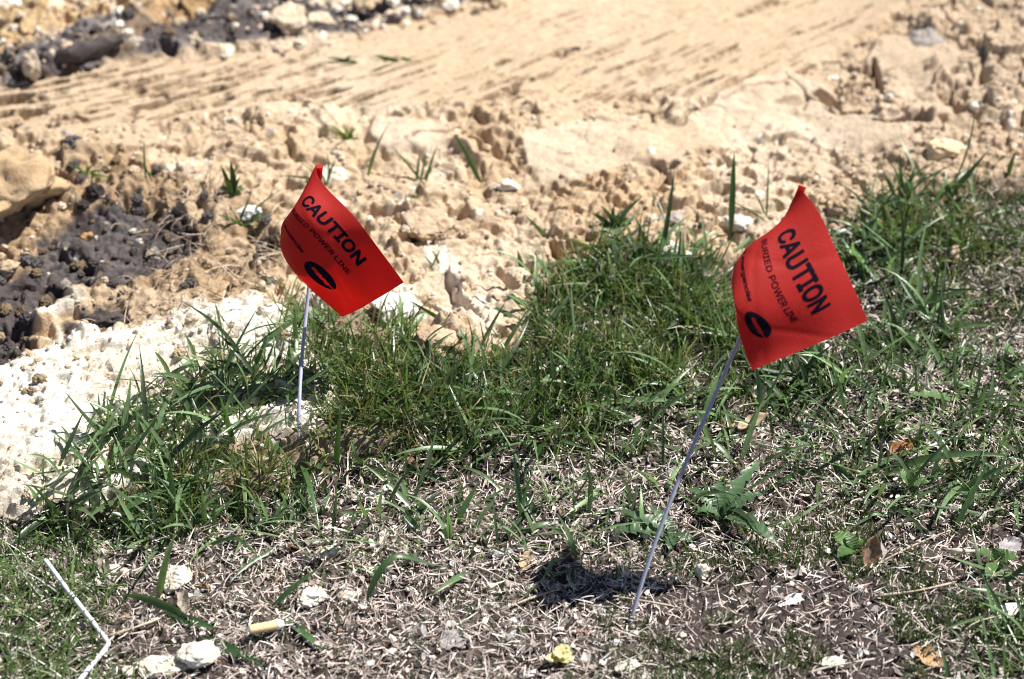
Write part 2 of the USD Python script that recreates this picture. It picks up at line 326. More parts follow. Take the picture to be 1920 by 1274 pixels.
over(pale * .97, mm['slab'] * .6 * sstep(-1.2, .8, fb(X, Y, .05, 3, 1)))
over(orange, .30 * sstep(.8, 1.6, fb(X, Y, .07, 3, 3)) * np.clip(crust + mm['brown'] - mm['slab'], 0, 1))
over(col(.40, .30, .21), rightside * .55)
over(white, .75 * sstep(.9, 1.4, fb(X, Y, .035, 3, 2)) * cr_w * sstep(1150, 700, px_) * sstep(330, 380, py_))
over(col(.47, .32, .165), mm['tan'] * .8)
over(pale, mm['tan'] * .9 * sstep(.2, .9, fb(X, Y, .06, 3, 4)))
over(orange * .75, mm['tan'] * sstep(200, 290, px_) * .85)
over(grey, mm['dark'])
over(purple * 1.4, mm['dark'] * sstep(-.3, .7, fb(X, Y, .05, 3, 2)))
over(brown * 1.2, mm['dark'] * .6 * sstep(.3, 1.0, fb(X, Y, .06, 3, 4)))
over(pale, mm['dark'] * .9 * sstep(1.1, 1.5, fb(X, Y, .035, 3, 5) + 1.0 * sstep(480, 800, px_)))
over(tan, mm['dark'] * .6 * sstep(1.1, 1.6, fb(X, Y, .07, 3, 1)))
over(brown * 1.5, .60 * sstep(.0006, .0024, tearmap))  # groove shade put into the colour: tears browner than the clay around
over(tan * .9, cl)
over(brown * 1.5, mm['brown'] * .85)
over(tan * .9, mm['brown'] * .8 * sstep(.35, 1.1, fb(X, Y, .05, 3, 4)))
over(white, mm['white'])
over(pale, mm['white'] * .55 * sstep(.2, 1.0, fb(X, Y, .06, 3, 1)))
over(white, np.clip(mm['white2'], 0, 1) * .9)
over(purple * 1.15, sstep(.30, .75, m['purple'] + .22 * fb(X, Y, .022, 4, 2) * np.clip(6 * m['purple'] * (1 - m['purple']) + .25 * m['purple'], 0, 1)))
over(grey * .8, mm['purple'] * .6 * sstep(.2, 1., fb(X, Y, .03, 3, 3)))
over(humus, mm['litter'])
over(col(.15, .12, .10), mm['litter'] * .6 * sstep(-.2, 1.0, fb(X, Y, .03, 3, 4)))
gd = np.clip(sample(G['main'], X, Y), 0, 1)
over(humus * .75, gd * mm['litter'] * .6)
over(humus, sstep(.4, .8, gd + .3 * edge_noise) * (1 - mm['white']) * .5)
lt = np.where(lump > 0, tint, 0)
alb *= (1 + .14 * lt * (1 - .5 * mm['litter']) + .05 * fb(X, Y, .004, 2, 2))[..., None]
over(white * .95, (lt > .9) * .8 * np.clip(crust * .9 + .5 * mm['dark'] + mm['tan'] + mm['brown'] * .5, 0, 1))
over(col(.33, .31, .31), (lt < -.93) * .7 * crust)
over(brown, .35 * crk)
alb *= (1 + (.10 * (t1 - .5) + .12 * (t2 - .5)) * np.clip(broken + mm['brown'] + mm['tan'], 0, 1))[..., None]
alb = np.clip(alb, .02, .9)

xs = np.concatenate([fx[0] - grow[::-1], fx, fx[-1] + grow]); ys = np.concatenate([fy[0] - grow[::-1], fy, fy[-1] + grow])
n = len(grow)
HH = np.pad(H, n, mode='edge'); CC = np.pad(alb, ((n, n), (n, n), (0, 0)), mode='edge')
GX, GY = np.meshgrid(xs, ys)
far = np.maximum(np.maximum(fx[0] - GX, GX - fx[-1]), np.maximum(fy[0] - GY, GY - fy[-1]))
fade = sstep(0, .12, far)
HH = HH * (1 - fade) + fade * (.01 + .015 * fb(GX, GY, .8, 3, 2) * np.clip(far * 3, 0, 1))
general = np.where((GY > .05)[..., None], tan * .85, humus * 1.4)
CC = CC * (1 - fade[..., None]) + fade[..., None] * general
def z_at(x, y):
    return ndimage.map_coordinates(H, [np.clip((np.asarray(y) - fy[0]) / STEP, 0, len(fy) - 1), np.clip((np.asarray(x) - fx[0]) / STEP, 0, len(fx) - 1)], order=1)
def ground_at(px, py, dz=0.0):
    z = .005
    for _ in range(6):
        p = on_plane(px, py, z + dz); z = float(z_at([p[0]], [p[1]])[0])
    return on_plane(px, py, z + dz)

# ------------------------------------------------------------------ materials
def looks(name): return '/World/Looks/' + name
def mat_attr(name, rough=.9, spec=.2, bump=.35, bscale=700., translucent=0.0, vary=.25, vscale=250.):
    nodes = {'at': ('attribute', {'attribute': 'albedo'}), 'geo': ('geometry', {}),
             'nz': ('noise_texture', {'scale': vscale, 'detail': 4.0, 'roughness': .6}),
             'mr': ('map_range', {'from_min': .3, 'from_max': .7, 'to_min': 1 - vary, 'to_max': 1 + vary}),
             'mul': ('vector_math', {'math_type': 'scale'}),
             'nb': ('noise_texture', {'scale': bscale, 'detail': 5.0, 'roughness': .65}),
             'bp': ('bump', {'strength': bump, 'distance': .002}),
             'p': ('principled_bsdf', {'roughness': rough, 'specular_ior_level': spec})}
    links = [('geo.position', 'nz.vector'), ('geo.position', 'nb.vector'), ('nz.fac', 'mr.value'), ('at.vector', 'mul.vector1'), ('mr.result', 'mul.scale'),
             ('mul.vector', 'p.base_color'), ('nb.fac', 'bp.height')]
    if bump: links.append(('bp.normal', 'p.normal'))
    surf = 'p.BSDF'
    if translucent:
        nodes['tl'] = ('translucent_bsdf', {}); nodes['mx'] = ('mix_closure', {'fac': translucent})
        nodes['tc'] = ('vector_math', {'math_type': 'multiply', 'vector2': (1.5, 1.6, .9)})
        links += [('mul.vector', 'tc.vector1'), ('tc.vector', 'tl.color'), ('p.BSDF', 'mx.closure1'), ('tl.BSDF', 'mx.closure2')]
        surf = 'mx.closure'
    return usdkit.material(stage, looks(name), nodes, links, surface=surf)
M_soil = mat_attr('soil', .95, .1, .8, 420., vary=.14, vscale=300.)
M_leaf = mat_attr('leaf', .34, .6, .12, 300., translucent=.32, vary=.2, vscale=120.)
M_straw = mat_attr('straw', .7, .3, .2, 700., translucent=.12, vary=.3, vscale=300.)
M_rock = mat_attr('rock', .9, .2, .6, 420., vary=.18, vscale=260.)
def mat_plain(name, color, rough=.5, spec=.4, vary=.1, vscale=200., bump=0.0, bscale=400., translucent=None, tfac=.4):
    nodes = {'geo': ('geometry', {}), 'nz': ('noise_texture', {'scale': vscale, 'detail': 4.0}),
             'rp': ('rgb_ramp', {'ramp': [(.3, tuple(np.array(color) * (1 - vary))), (.7, tuple(np.clip(np.array(color) * (1 + vary), 0, .95)))]}),
             'nb': ('noise_texture', {'scale': bscale, 'detail': 4.0}), 'bp': ('bump', {'strength': bump, 'distance': .001}),
             'p': ('principled_bsdf', {'roughness': rough, 'specular_ior_level': spec})}
    links = [('geo.position', 'nz.vector'), ('geo.position', 'nb.vector'), ('nz.fac', 'rp.fac'), ('rp.color', 'p.base_color'), ('nb.fac', 'bp.height')]
    if bump: links.append(('bp.normal', 'p.normal'))
    surf = 'p.BSDF'
    if translucent:
        nodes['tl'] = ('translucent_bsdf', {'color': translucent}); nodes['mx'] = ('mix_closure', {'fac': tfac})
        links += [('p.BSDF', 'mx.closure1'), ('tl.BSDF', 'mx.closure2')]; surf = 'mx.closure'
    return usdkit.material(stage, looks(name), nodes, links, surface=surf)
M_flag = mat_plain('red_vinyl', (.56, .046, .038), .55, .2, .08, 60., .25, 500., (.76, .058, .042), .55)
M_ink = mat_plain('dark_ink', (.006, .004, .011), .8, .05, .5, 700.)
M_faint = mat_plain('worn_ink', (.022, .003, .008), .8, .05, .6, 900.)
M_wire = mat_plain('grey_plastic_wire', (.42, .43, .54), .45, .4, .08, 150.)
M_whitewire = mat_plain('white_plastic_wire', (.82, .82, .86), .4, .4, .05, 150.)
M_filter = mat_plain('cork_paper', (.72, .52, .28), .8, .2, .18, 900.)
M_paper = mat_plain('white_paper', (.85, .84, .84), .8, .2, .05, 300.)
M_petal = mat_plain('yellow_petal', (.82, .77, .42), .7, .2, .15, 200., .3, 300., (.7, .6, .2), .3)

# ------------------------------------------------------------------ helpers: prims
count = {}
def path_for(name, parent=None):
    root = '/World/' + name if parent is None else str(parent.GetPath()) + '/' + name
    k = count.get(root, -1) + 1
    count[root] = k
    return root if k == 0 else f'{root}_{k:03d}'
def tag(prim, label=None, category=None, group=None, kind=None):
    for k, v in (('label', label), ('category', category), ('group', group), ('kind', kind)):
        if v: prim.SetCustomDataByKey(k, v)
    return prim
def put(name, mesh, material, parent=None, smooth=False, color=None):
    g = usdkit.mesh(stage, path_for(name, parent), mesh, material, smooth)
    if color is not None:
        color = np.asarray(color, np.float32)
        pv = UsdGeom.PrimvarsAPI(g)
        if color.ndim == 1:
            pv.CreatePrimvar('albedo', Sdf.ValueTypeNames.Color3fArray, 'constant').Set(Vt.Vec3fArray.FromNumpy(color[None]))
        else:
            pv.CreatePrimvar('albedo', Sdf.ValueTypeNames.Color3fArray, 'vertex').Set(Vt.Vec3fArray.FromNumpy(color))
    return g.GetPrim()
def thing(name, loc, label, category, group=None):
    x = UsdGeom.Xform.Define(stage, path_for(name)); x.AddTranslateOp().Set(Gf.Vec3d(*map(float, loc)))
    return tag(x.GetPrim(), label, category, group)

gv = np.stack([GX, GY, HH], -1).reshape(-1, 3)
ny_, nx_ = GX.shape
q = (np.arange(ny_ - 1)[:, None] * nx_ + np.arange(nx_ - 1)[None]).ravel()
gf = np.vstack([np.stack([q, q + 1, q + nx_ + 1], -1), np.stack([q, q + nx_ + 1, q + nx_], -1)])
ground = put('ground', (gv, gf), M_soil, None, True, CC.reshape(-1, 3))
tag(ground, 'bare clay and trampled soil of a building plot', 'ground', kind='structure')

# ------------------------------------------------------------------ ribbons: blades, straws
def ribbons(P, az, pitch, L, W, bend, curl, nseg=4, roll=None, blunt=.25, fold=0.0):
    N = len(P); roll = np.zeros(N) if roll is None else roll
    pos = np.array(P, float); rows = []
    for k in range(nseg + 1):
        t = k / nseg
        p = pitch - bend * t ** 1.3; a = az + curl * t
        d = np.stack([np.cos(p) * np.cos(a), np.cos(p) * np.sin(a), np.sin(p)], -1)
        s = np.stack([-np.sin(a), np.cos(a), 0 * a], -1)
        nrm = np.cross(d, s)
        s2 = s * np.cos(roll)[:, None] + nrm * np.sin(roll)[:, None]
        w = W * np.minimum(1, blunt + (1 - blunt) * 3.5 * t) * np.clip(1 - t ** 2.6, 0.02, 1)
        if fold:
            n2 = np.cross(d, s2)
            rows.append(np.stack([pos - s2 * w[:, None] / 2 + n2 * w[:, None] * fold, pos, pos + s2 * w[:, None] / 2 + n2 * w[:, None] * fold], 1))
        else:
            rows.append(np.stack([pos - s2 * w[:, None] / 2, pos + s2 * w[:, None] / 2], 1))
        pos = pos + d * (L / nseg)[:, None]
    V = np.stack(rows, 1)                                   # N, nseg+1, c, 3
    c = V.shape[2]
    idx = np.arange(N * (nseg + 1) * c).reshape(N, nseg + 1, c)
    F = []
    for j in range(c - 1):
        a, b, d_, e = idx[:, :-1, j], idx[:, :-1, j + 1], idx[:, 1:, j + 1], idx[:, 1:, j]
        F += [np.stack([a, b, d_], -1).reshape(-1, 3), np.stack([a, d_, e], -1).reshape(-1, 3)]
    return V.reshape(-1, 3), np.vstack(F), (nseg + 1) * c
def scatter(n, weight, seed, lo=(-.565, -.445), hi=(.565, .595)):
    r_ = np.random.default_rng(seed); out = []
    while sum(map(len, out)) < n:
        c = r_.random((n * 4, 2)) * [hi[0] - lo[0], hi[1] - lo[1]] + lo
        out.append(c[r_.random(len(c)) < weight(c[:, 0], c[:, 1])])
        if len(out) > 30: break
    c = np.vstack(out)[:n]
    return np.column_stack([c, z_at(c[:, 0], c[:, 1])]), r_
def clumpy(x, y, seed, size=.035, lo=-.4, hi=.9):
    return sstep(lo, hi, fb(x, y, size, 3, seed))

# fine grass
def w_main(x, y): return np.clip((1 - .5 * sample(G['bare'], x, y)) * (.36 + .64 * sample(G['dense'], x, y)) * sstep(.15, .75, sample(G['main'], x, y) + .25 * fb(x, y, .04, 2, 2) * np.clip(3 * sample(G['main'], x, y), 0, 1)) * (.25 + .75 * clumpy(x, y, 3)), 0, 1)
P, r_ = scatter(12500, w_main, 101)
N = len(P)
dn = sample(G['dense'], P[:, 0], P[:, 1])
L = r_.uniform(.012, .042, N) * (.8 + .45 * dn) * r_.uniform(.6, 1.15, N)
V, F, kk = ribbons(P - [0, 0, .002], r_.uniform(0, 6.283, N), np.radians(r_.normal(50, 25, N).clip(0, 100)), L, r_.uniform(.0010, .0023, N), r_.uniform(0, 1.3, N), r_.normal(0, .5, N), 4, r_.uniform(-.9, .9, N))
tone = np.clip(r_.normal(1, .3, N), .45, 1.9)[:, None]
mixy = r_.random(N)[:, None]
C1 = (col(.058, .106, .030) * (1 - mixy) + col(.130, .185, .052) * mixy) * tone
dry = r_.random(N) < .15
C1[dry] = col(.36, .29, .17) * tone[dry] * .9
grass = put('grass', (V, F), M_leaf, None, False, np.repeat(C1, kk, 0))
tag(grass, 'dark green fine grass growing along the edge of the bare clay', 'grass', kind='stuff')
# broader blades through the grass, standing and lying
P, r_ = scatter(2800, lambda x, y: np.clip(.8 * sample(G['main'], x, y) * (1 - .35 * sample(G['bare'], x, y)) * clumpy(x, y, 1, .05, -.9, .6) + .36 * sample(G['right'], x, y) + .16 * sample(G['sparse'], x, y), 0, 1), 102)
N = len(P); L = r_.uniform(.018, .058, N) * r_.choice([1, 1, 1, 1.45], N)
V, F, kk = ribbons(P, r_.uniform(0, 6.283, N), np.radians(r_.normal(34, 24, N).clip(2, 95)), L, r_.uniform(.0022, .0052, N), r_.uniform(0, 1.2, N), r_.normal(0, .4, N), 7, r_.uniform(-.8, .8, N), .5, .14)
C1 = col(.108, .172, .076) * np.clip(r_.normal(1, .5, N), .35, 2.3)[:, None]
tag(put('wide_bladed_grass', (V, F), M_leaf, None, True, np.repeat(C1, kk, 0)), 'scattered wider grass blades standing and lying among the fine grass', 'grass', kind='stuff')
# light fine grass in the near left corner and at the right
P, r_ = scatter(2300, lambda x, y: np.clip(.9 * sample(G['corner'], x, y) + .20 * sample(G['right'], x, y) + .07 * sample(G['sparse'], x, y), 0, 1), 103)
N = len(P)
V, F, kk = ribbons(P - [0, 0, .001], r_.uniform(0, 6.283, N), np.radians(r_.normal(35, 18, N).clip(3, 80)), r_.uniform(.02, .06, N), r_.uniform(.0009, .0019, N), r_.uniform(0, .8, N), r_.normal(0, .4, N), 4, r_.uniform(-.4, .4, N))
C1 = col(.10, .165, .045) * np.clip(r_.normal(1, .3, N), .4, 1.7)[:, None]
tag(put('light_grass', (V, F), M_leaf, None, False, np.repeat(C1, kk, 0)), 'light green thin grass lying over the litter in the near corner', 'grass', kind='stuff')
# short sprouts in the litter
P, r_ = scatter(15000, lambda x, y: np.clip(sstep(.4, .8, sample(R['litter'], x, y)) * (.16 + .84 * sample(G['moss'], x, y)) * clumpy(x, y, 4, .03, -.3, .8), 0, 1), 104)
N = len(P)
V, F, kk = ribbons(P - [0, 0, .001], r_.uniform(0, 6.283, N), np.radians(r_.normal(70, 18, N).clip(20, 100)), r_.uniform(.006, .016, N), r_.uniform(.0008, .0014, N), r_.uniform(0, .9, N), 0 * P[:, 0], 3)
C1 = col(.065, .105, .032) * np.clip(r_.normal(1, .3, N), .4, 1.7)[:, None]
tag(put('short_sprouts', (V, F), M_leaf, None, False, np.repeat(C1, kk, 0)), 'tiny mossy green sprouts coming up through the dead litter', 'moss', kind='stuff')

# ------------------------------------------------------------------ dead litter
def w_lit(x, y): return np.clip(sstep(.35, .8, sample(R['litter'], x, y)) * (1 - .45 * sample(G['main'], x, y)) * (1 - .38 * sample(G['moss'], x, y)) * (.72 + .28 * clumpy(x, y, 5, .06, -.9, .5)), 0, 1)
P, r_ = scatter(36000, w_lit, 110)
N = len(P); P[:, 2] += r_.uniform(.0004, .0095, N) * r_.random(N)
V, F, kk = ribbons(P, r_.uniform(0, 6.283, N), np.radians(r_.normal(2, 14, N)), r_.uniform(.003, .020, N) * r_.uniform(.4, 1.3, N), r_.uniform(.0004, .0012, N), r_.normal(.1, .35, N), r_.normal(0, .45, N), 4, r_.uniform(-.8, .8, N), .7)
k1 = r_.random(N)[:, None] ** .7
C1 = np.clip((col(.70, .60, .555) * k1 + col(.30, .235, .215) * (1 - k1)) * np.clip(r_.normal(1.16, .42, N), .2, 1.9)[:, None], .02, .88)
tag(put('straw_litter', (V, F), M_straw, None, False, np.repeat(C1, kk, 0)), 'pale dead grass straws matted over the near ground', 'litter', kind='stuff')
# crumbled dead leaf bits
P, r_ = scatter(13500, w_lit, 111)
N = len(P); P[:, 2] += r_.uniform(.0005, .0065, N)
ang = r_.uniform(0, 6.283, N); size = .0009 * (4.2 ** r_.random(N) ** 1.6) * r_.choice([1, 1, 1, 1, 1.5], N)
nn = 6
th = np.arange(nn) / nn * 6.283
rad = size[:, None] * r_.uniform(.3, 1.25, (N, nn)) 
u, v = rad * np.cos(th), rad * np.sin(th) * r_.uniform(.4, .9, (N, 1))
tx, ty = r_.normal(0, .6, (2, N, 1))
w = u * tx + v * ty + r_.normal(0, .9, (N, 1)) * (u * u - v * v) / size[:, None] * .35
ca, sa = np.cos(ang)[:, None], np.sin(ang)[:, None]
ringv = np.stack([u * ca - v * sa, u * sa + v * ca, w], -1) + P[:, None]
V = np.concatenate([P[:, None] + [0, 0, 0], ringv], 1)
b0 = np.arange(N)[:, None] * (nn + 1)
F = np.stack([np.broadcast_to(b0, (N, nn)), b0 + 1 + np.arange(nn), b0 + 1 + (np.arange(nn) + 1) % nn], -1).reshape(-1, 3)
k1 = r_.random(N)[:, None]
C1 = (col(.58, .50, .46) * k1 + col(.19, .145, .125) * (1 - k1)) * np.clip(r_.normal(1, .35, N), .3, 1.5)[:, None]
w_ = r_.random(N) < .19; C1[w_] = col(.78, .74, .69)
o_ = r_.random(N) < .03; C1[o_] = col(.36, .20, .11)
tag(put('leaf_litter', (V.reshape(-1, 3), F), M_straw, None, False, np.repeat(C1, nn + 1, 0)), 'crumbled grey brown dead leaf bits covering the near ground', 'litter', kind='stuff')
# roots and straws over the dug soil at the left
RT = poly_mask([[(180, 420), (420, 380), (560, 480), (480, 600), (330, 650), (150, 650), (330, 520)]], 15)
P, r_ = scatter(330, lambda x, y: sample(RT, x, y), 112)
N = len(P); P[:, 2] += r_.uniform(.001, .008, N)
V, F, kk = ribbons(P, r_.uniform(0, 6.283, N), np.radians(r_.normal(5, 22, N)), r_.uniform(.01, .04, N), r_.uniform(.0005, .0012, N), r_.normal(.3, .6, N), r_.normal(0, 1.1, N), 6, r_.uniform(-.8, .8, N), .8)
C1 = col(.42, .33, .24) * np.clip(r_.normal(1, .3, N), .3, 1.6)[:, None]
tag(put('root_fibres', (V, F), M_straw, None, False, np.repeat(C1, kk, 0)), 'pale root fibres tangled in the dug dark soil', 'roots', kind='stuff')

# ------------------------------------------------------------------ grit lying loose on the clay
ico1 = trimesh.creation.icosphere(1)
def grit(n, weight, smin, smax, seed, colors, name, label):
    P, r_ = scatter(n, weight, seed)
    N = len(P); s = smin * (smax / smin) ** (r_.random(N) ** 1.8)
    v0, f0 = np.array(ico1.vertices), np.array(ico1.faces)
    V = v0[None] * (1 + r_.normal(0, .16, (N, len(v0), 1))) * (s[:, None] * r_.uniform(.6, 1.1, (N, 3)) * [1, 1, .75])[:, None] + P[:, None] + [0, 0, 1] * (s * .25)[:, None, None]
    F = (f0[None] + (np.arange(N) * len(v0))[:, None, None]).reshape(-1, 3)
    C1 = np.array(colors)[r_.integers(0, len(colors), N)] * np.clip(r_.normal(1, .15, N), .6, 1.3)[:, None]
    tag(put(name, (V.reshape(-1, 3), F), M_rock, None, False, np.repeat(np.clip(C1, 0, .9), len(v0), 0)), label, 'grit', kind='stuff')
def w_crust(x, y): return np.clip(1 - sample(R['smooth'], x, y) - sample(R['litter'], x, y) - .85 * sample(R['slab'], x, y) - .8 * sample(R['brown'], x, y), 0, 1) * (.2 + .8 * clumpy(x, y, 2, .06))
grit(2600, w_crust, .0009, .0036, 120, [tan, pale, pale, tan * .8, white * .9], 'clay_crumbs', 'loose crumbs of dry tan clay lying on the crust')
grit(330, lambda x, y: sample(R['dark'], x, y) * (.06 + .94 * sstep(450, 750, to_px(x, y)[0])) + .25 * sample(R['tan'], x, y), .002, .008, 121, [pale, white, tan, grey, purple * 1.4], 'pale_rubble', 'small pale rubble strewn over the dark soil at the back')
ico1 = trimesh.creation.icosphere(2)
grit(420, lambda x, y: np.clip(w_crust(x, y) + .6 * sample(R['brown'], x, y) * (1 - sample(R['purple'], x, y)), 0, 1), .0016, .0062, 123, [tan, tan * .85, pale, tan * .7], 'clay_clods', 'small crumbly clods of clay lying on the dry crust')
grit(300, lambda x, y: np.clip(sample(R['purple'], x, y) + .4 * sample(R['brown'], x, y) + .35 * sample(R['dark'], x, y), 0, 1), .002, .0075, 124, [purple, purple * 1.3, grey * .7, brown * .8], 'dark_clods', 'small crumbly clods of dark soil')
grit(300, lambda x, y: sample(R['white'], x, y), .0010, .0034, 125, [white, white, pale, white * .9, tan], 'limestone_grit', 'limestone grit lying on the white crushed ground')
ico1 = trimesh.creation.icosphere(1)
grit(900, lambda x, y: w_lit(x, y), .0008, .0036, 122, [white, white, pale, grey * 2], 'chalk_grit', 'tiny chalk crumbs strewn through the litter')

# ------------------------------------------------------------------ stones one can tell apart
def rock(name, label, cat, px, py, sx, sy, sz, color, seed, rot=0., sub=4, cuts=5, rough=.10, sink=.25, group=None, tilt=0.):
    r_ = np.random.default_rng(3000 + seed)
    mesh = trimesh.creation.icosphere(sub); v = np.array(mesh.vertices)
    for _ in range(cuts):
        nrm = r_.normal(size=3); nrm /= np.linalg.norm(nrm); d = r_.uniform(.45, .8)
        over_ = np.maximum(v @ nrm - d, 0); v = v - over_[:, None] * nrm * .93
    v = v * (1 + 1.9 * rough * (meshkit.fbm(v * 1.8 + seed * 3.1, 4, seed) - .5)[:, None] * 2)
    v = v * (1 + .45 * rough * (meshkit.fbm(v * 6 + seed, 4, seed + 9) - .5)[:, None] * 2)
    v = v * [sx / 2, sy / 2, sz / 2]
    c, s = math.cos(tilt), math.sin(tilt); v = v @ np.array([[c, 0, s], [0, 1, 0], [-s, 0, c]]).T
    c, s = math.cos(rot), math.sin(rot); v = v @ np.array([[c, -s, 0], [s, c, 0], [0, 0, 1]]).T
    g = ground_at(px, py, .0)
    v = v + [g[0], g[1], g[2] + sz / 2 * (1 - 2 * sink)]
    n3 = meshkit.fbm(v * 180, 4, seed)[:, None]
    dirt = np.clip((meshkit.fbm(v * 110 + 7, 3, seed + 4)[:, None] - .47) * 5, 0, 1) * .45
    colr = np.clip(np.asarray(color) * (.78 + .44 * n3), 0, .9); colr = colr * (1 - dirt) + colr * np.array([.72, .58, .42]) * dirt
    o = put(name, (v, mesh.faces), M_rock, None, 40 if False else True, colr)
    return tag(o, label, cat, group)
mmx = 1e-3
chalk = col(.74, .69, .59)
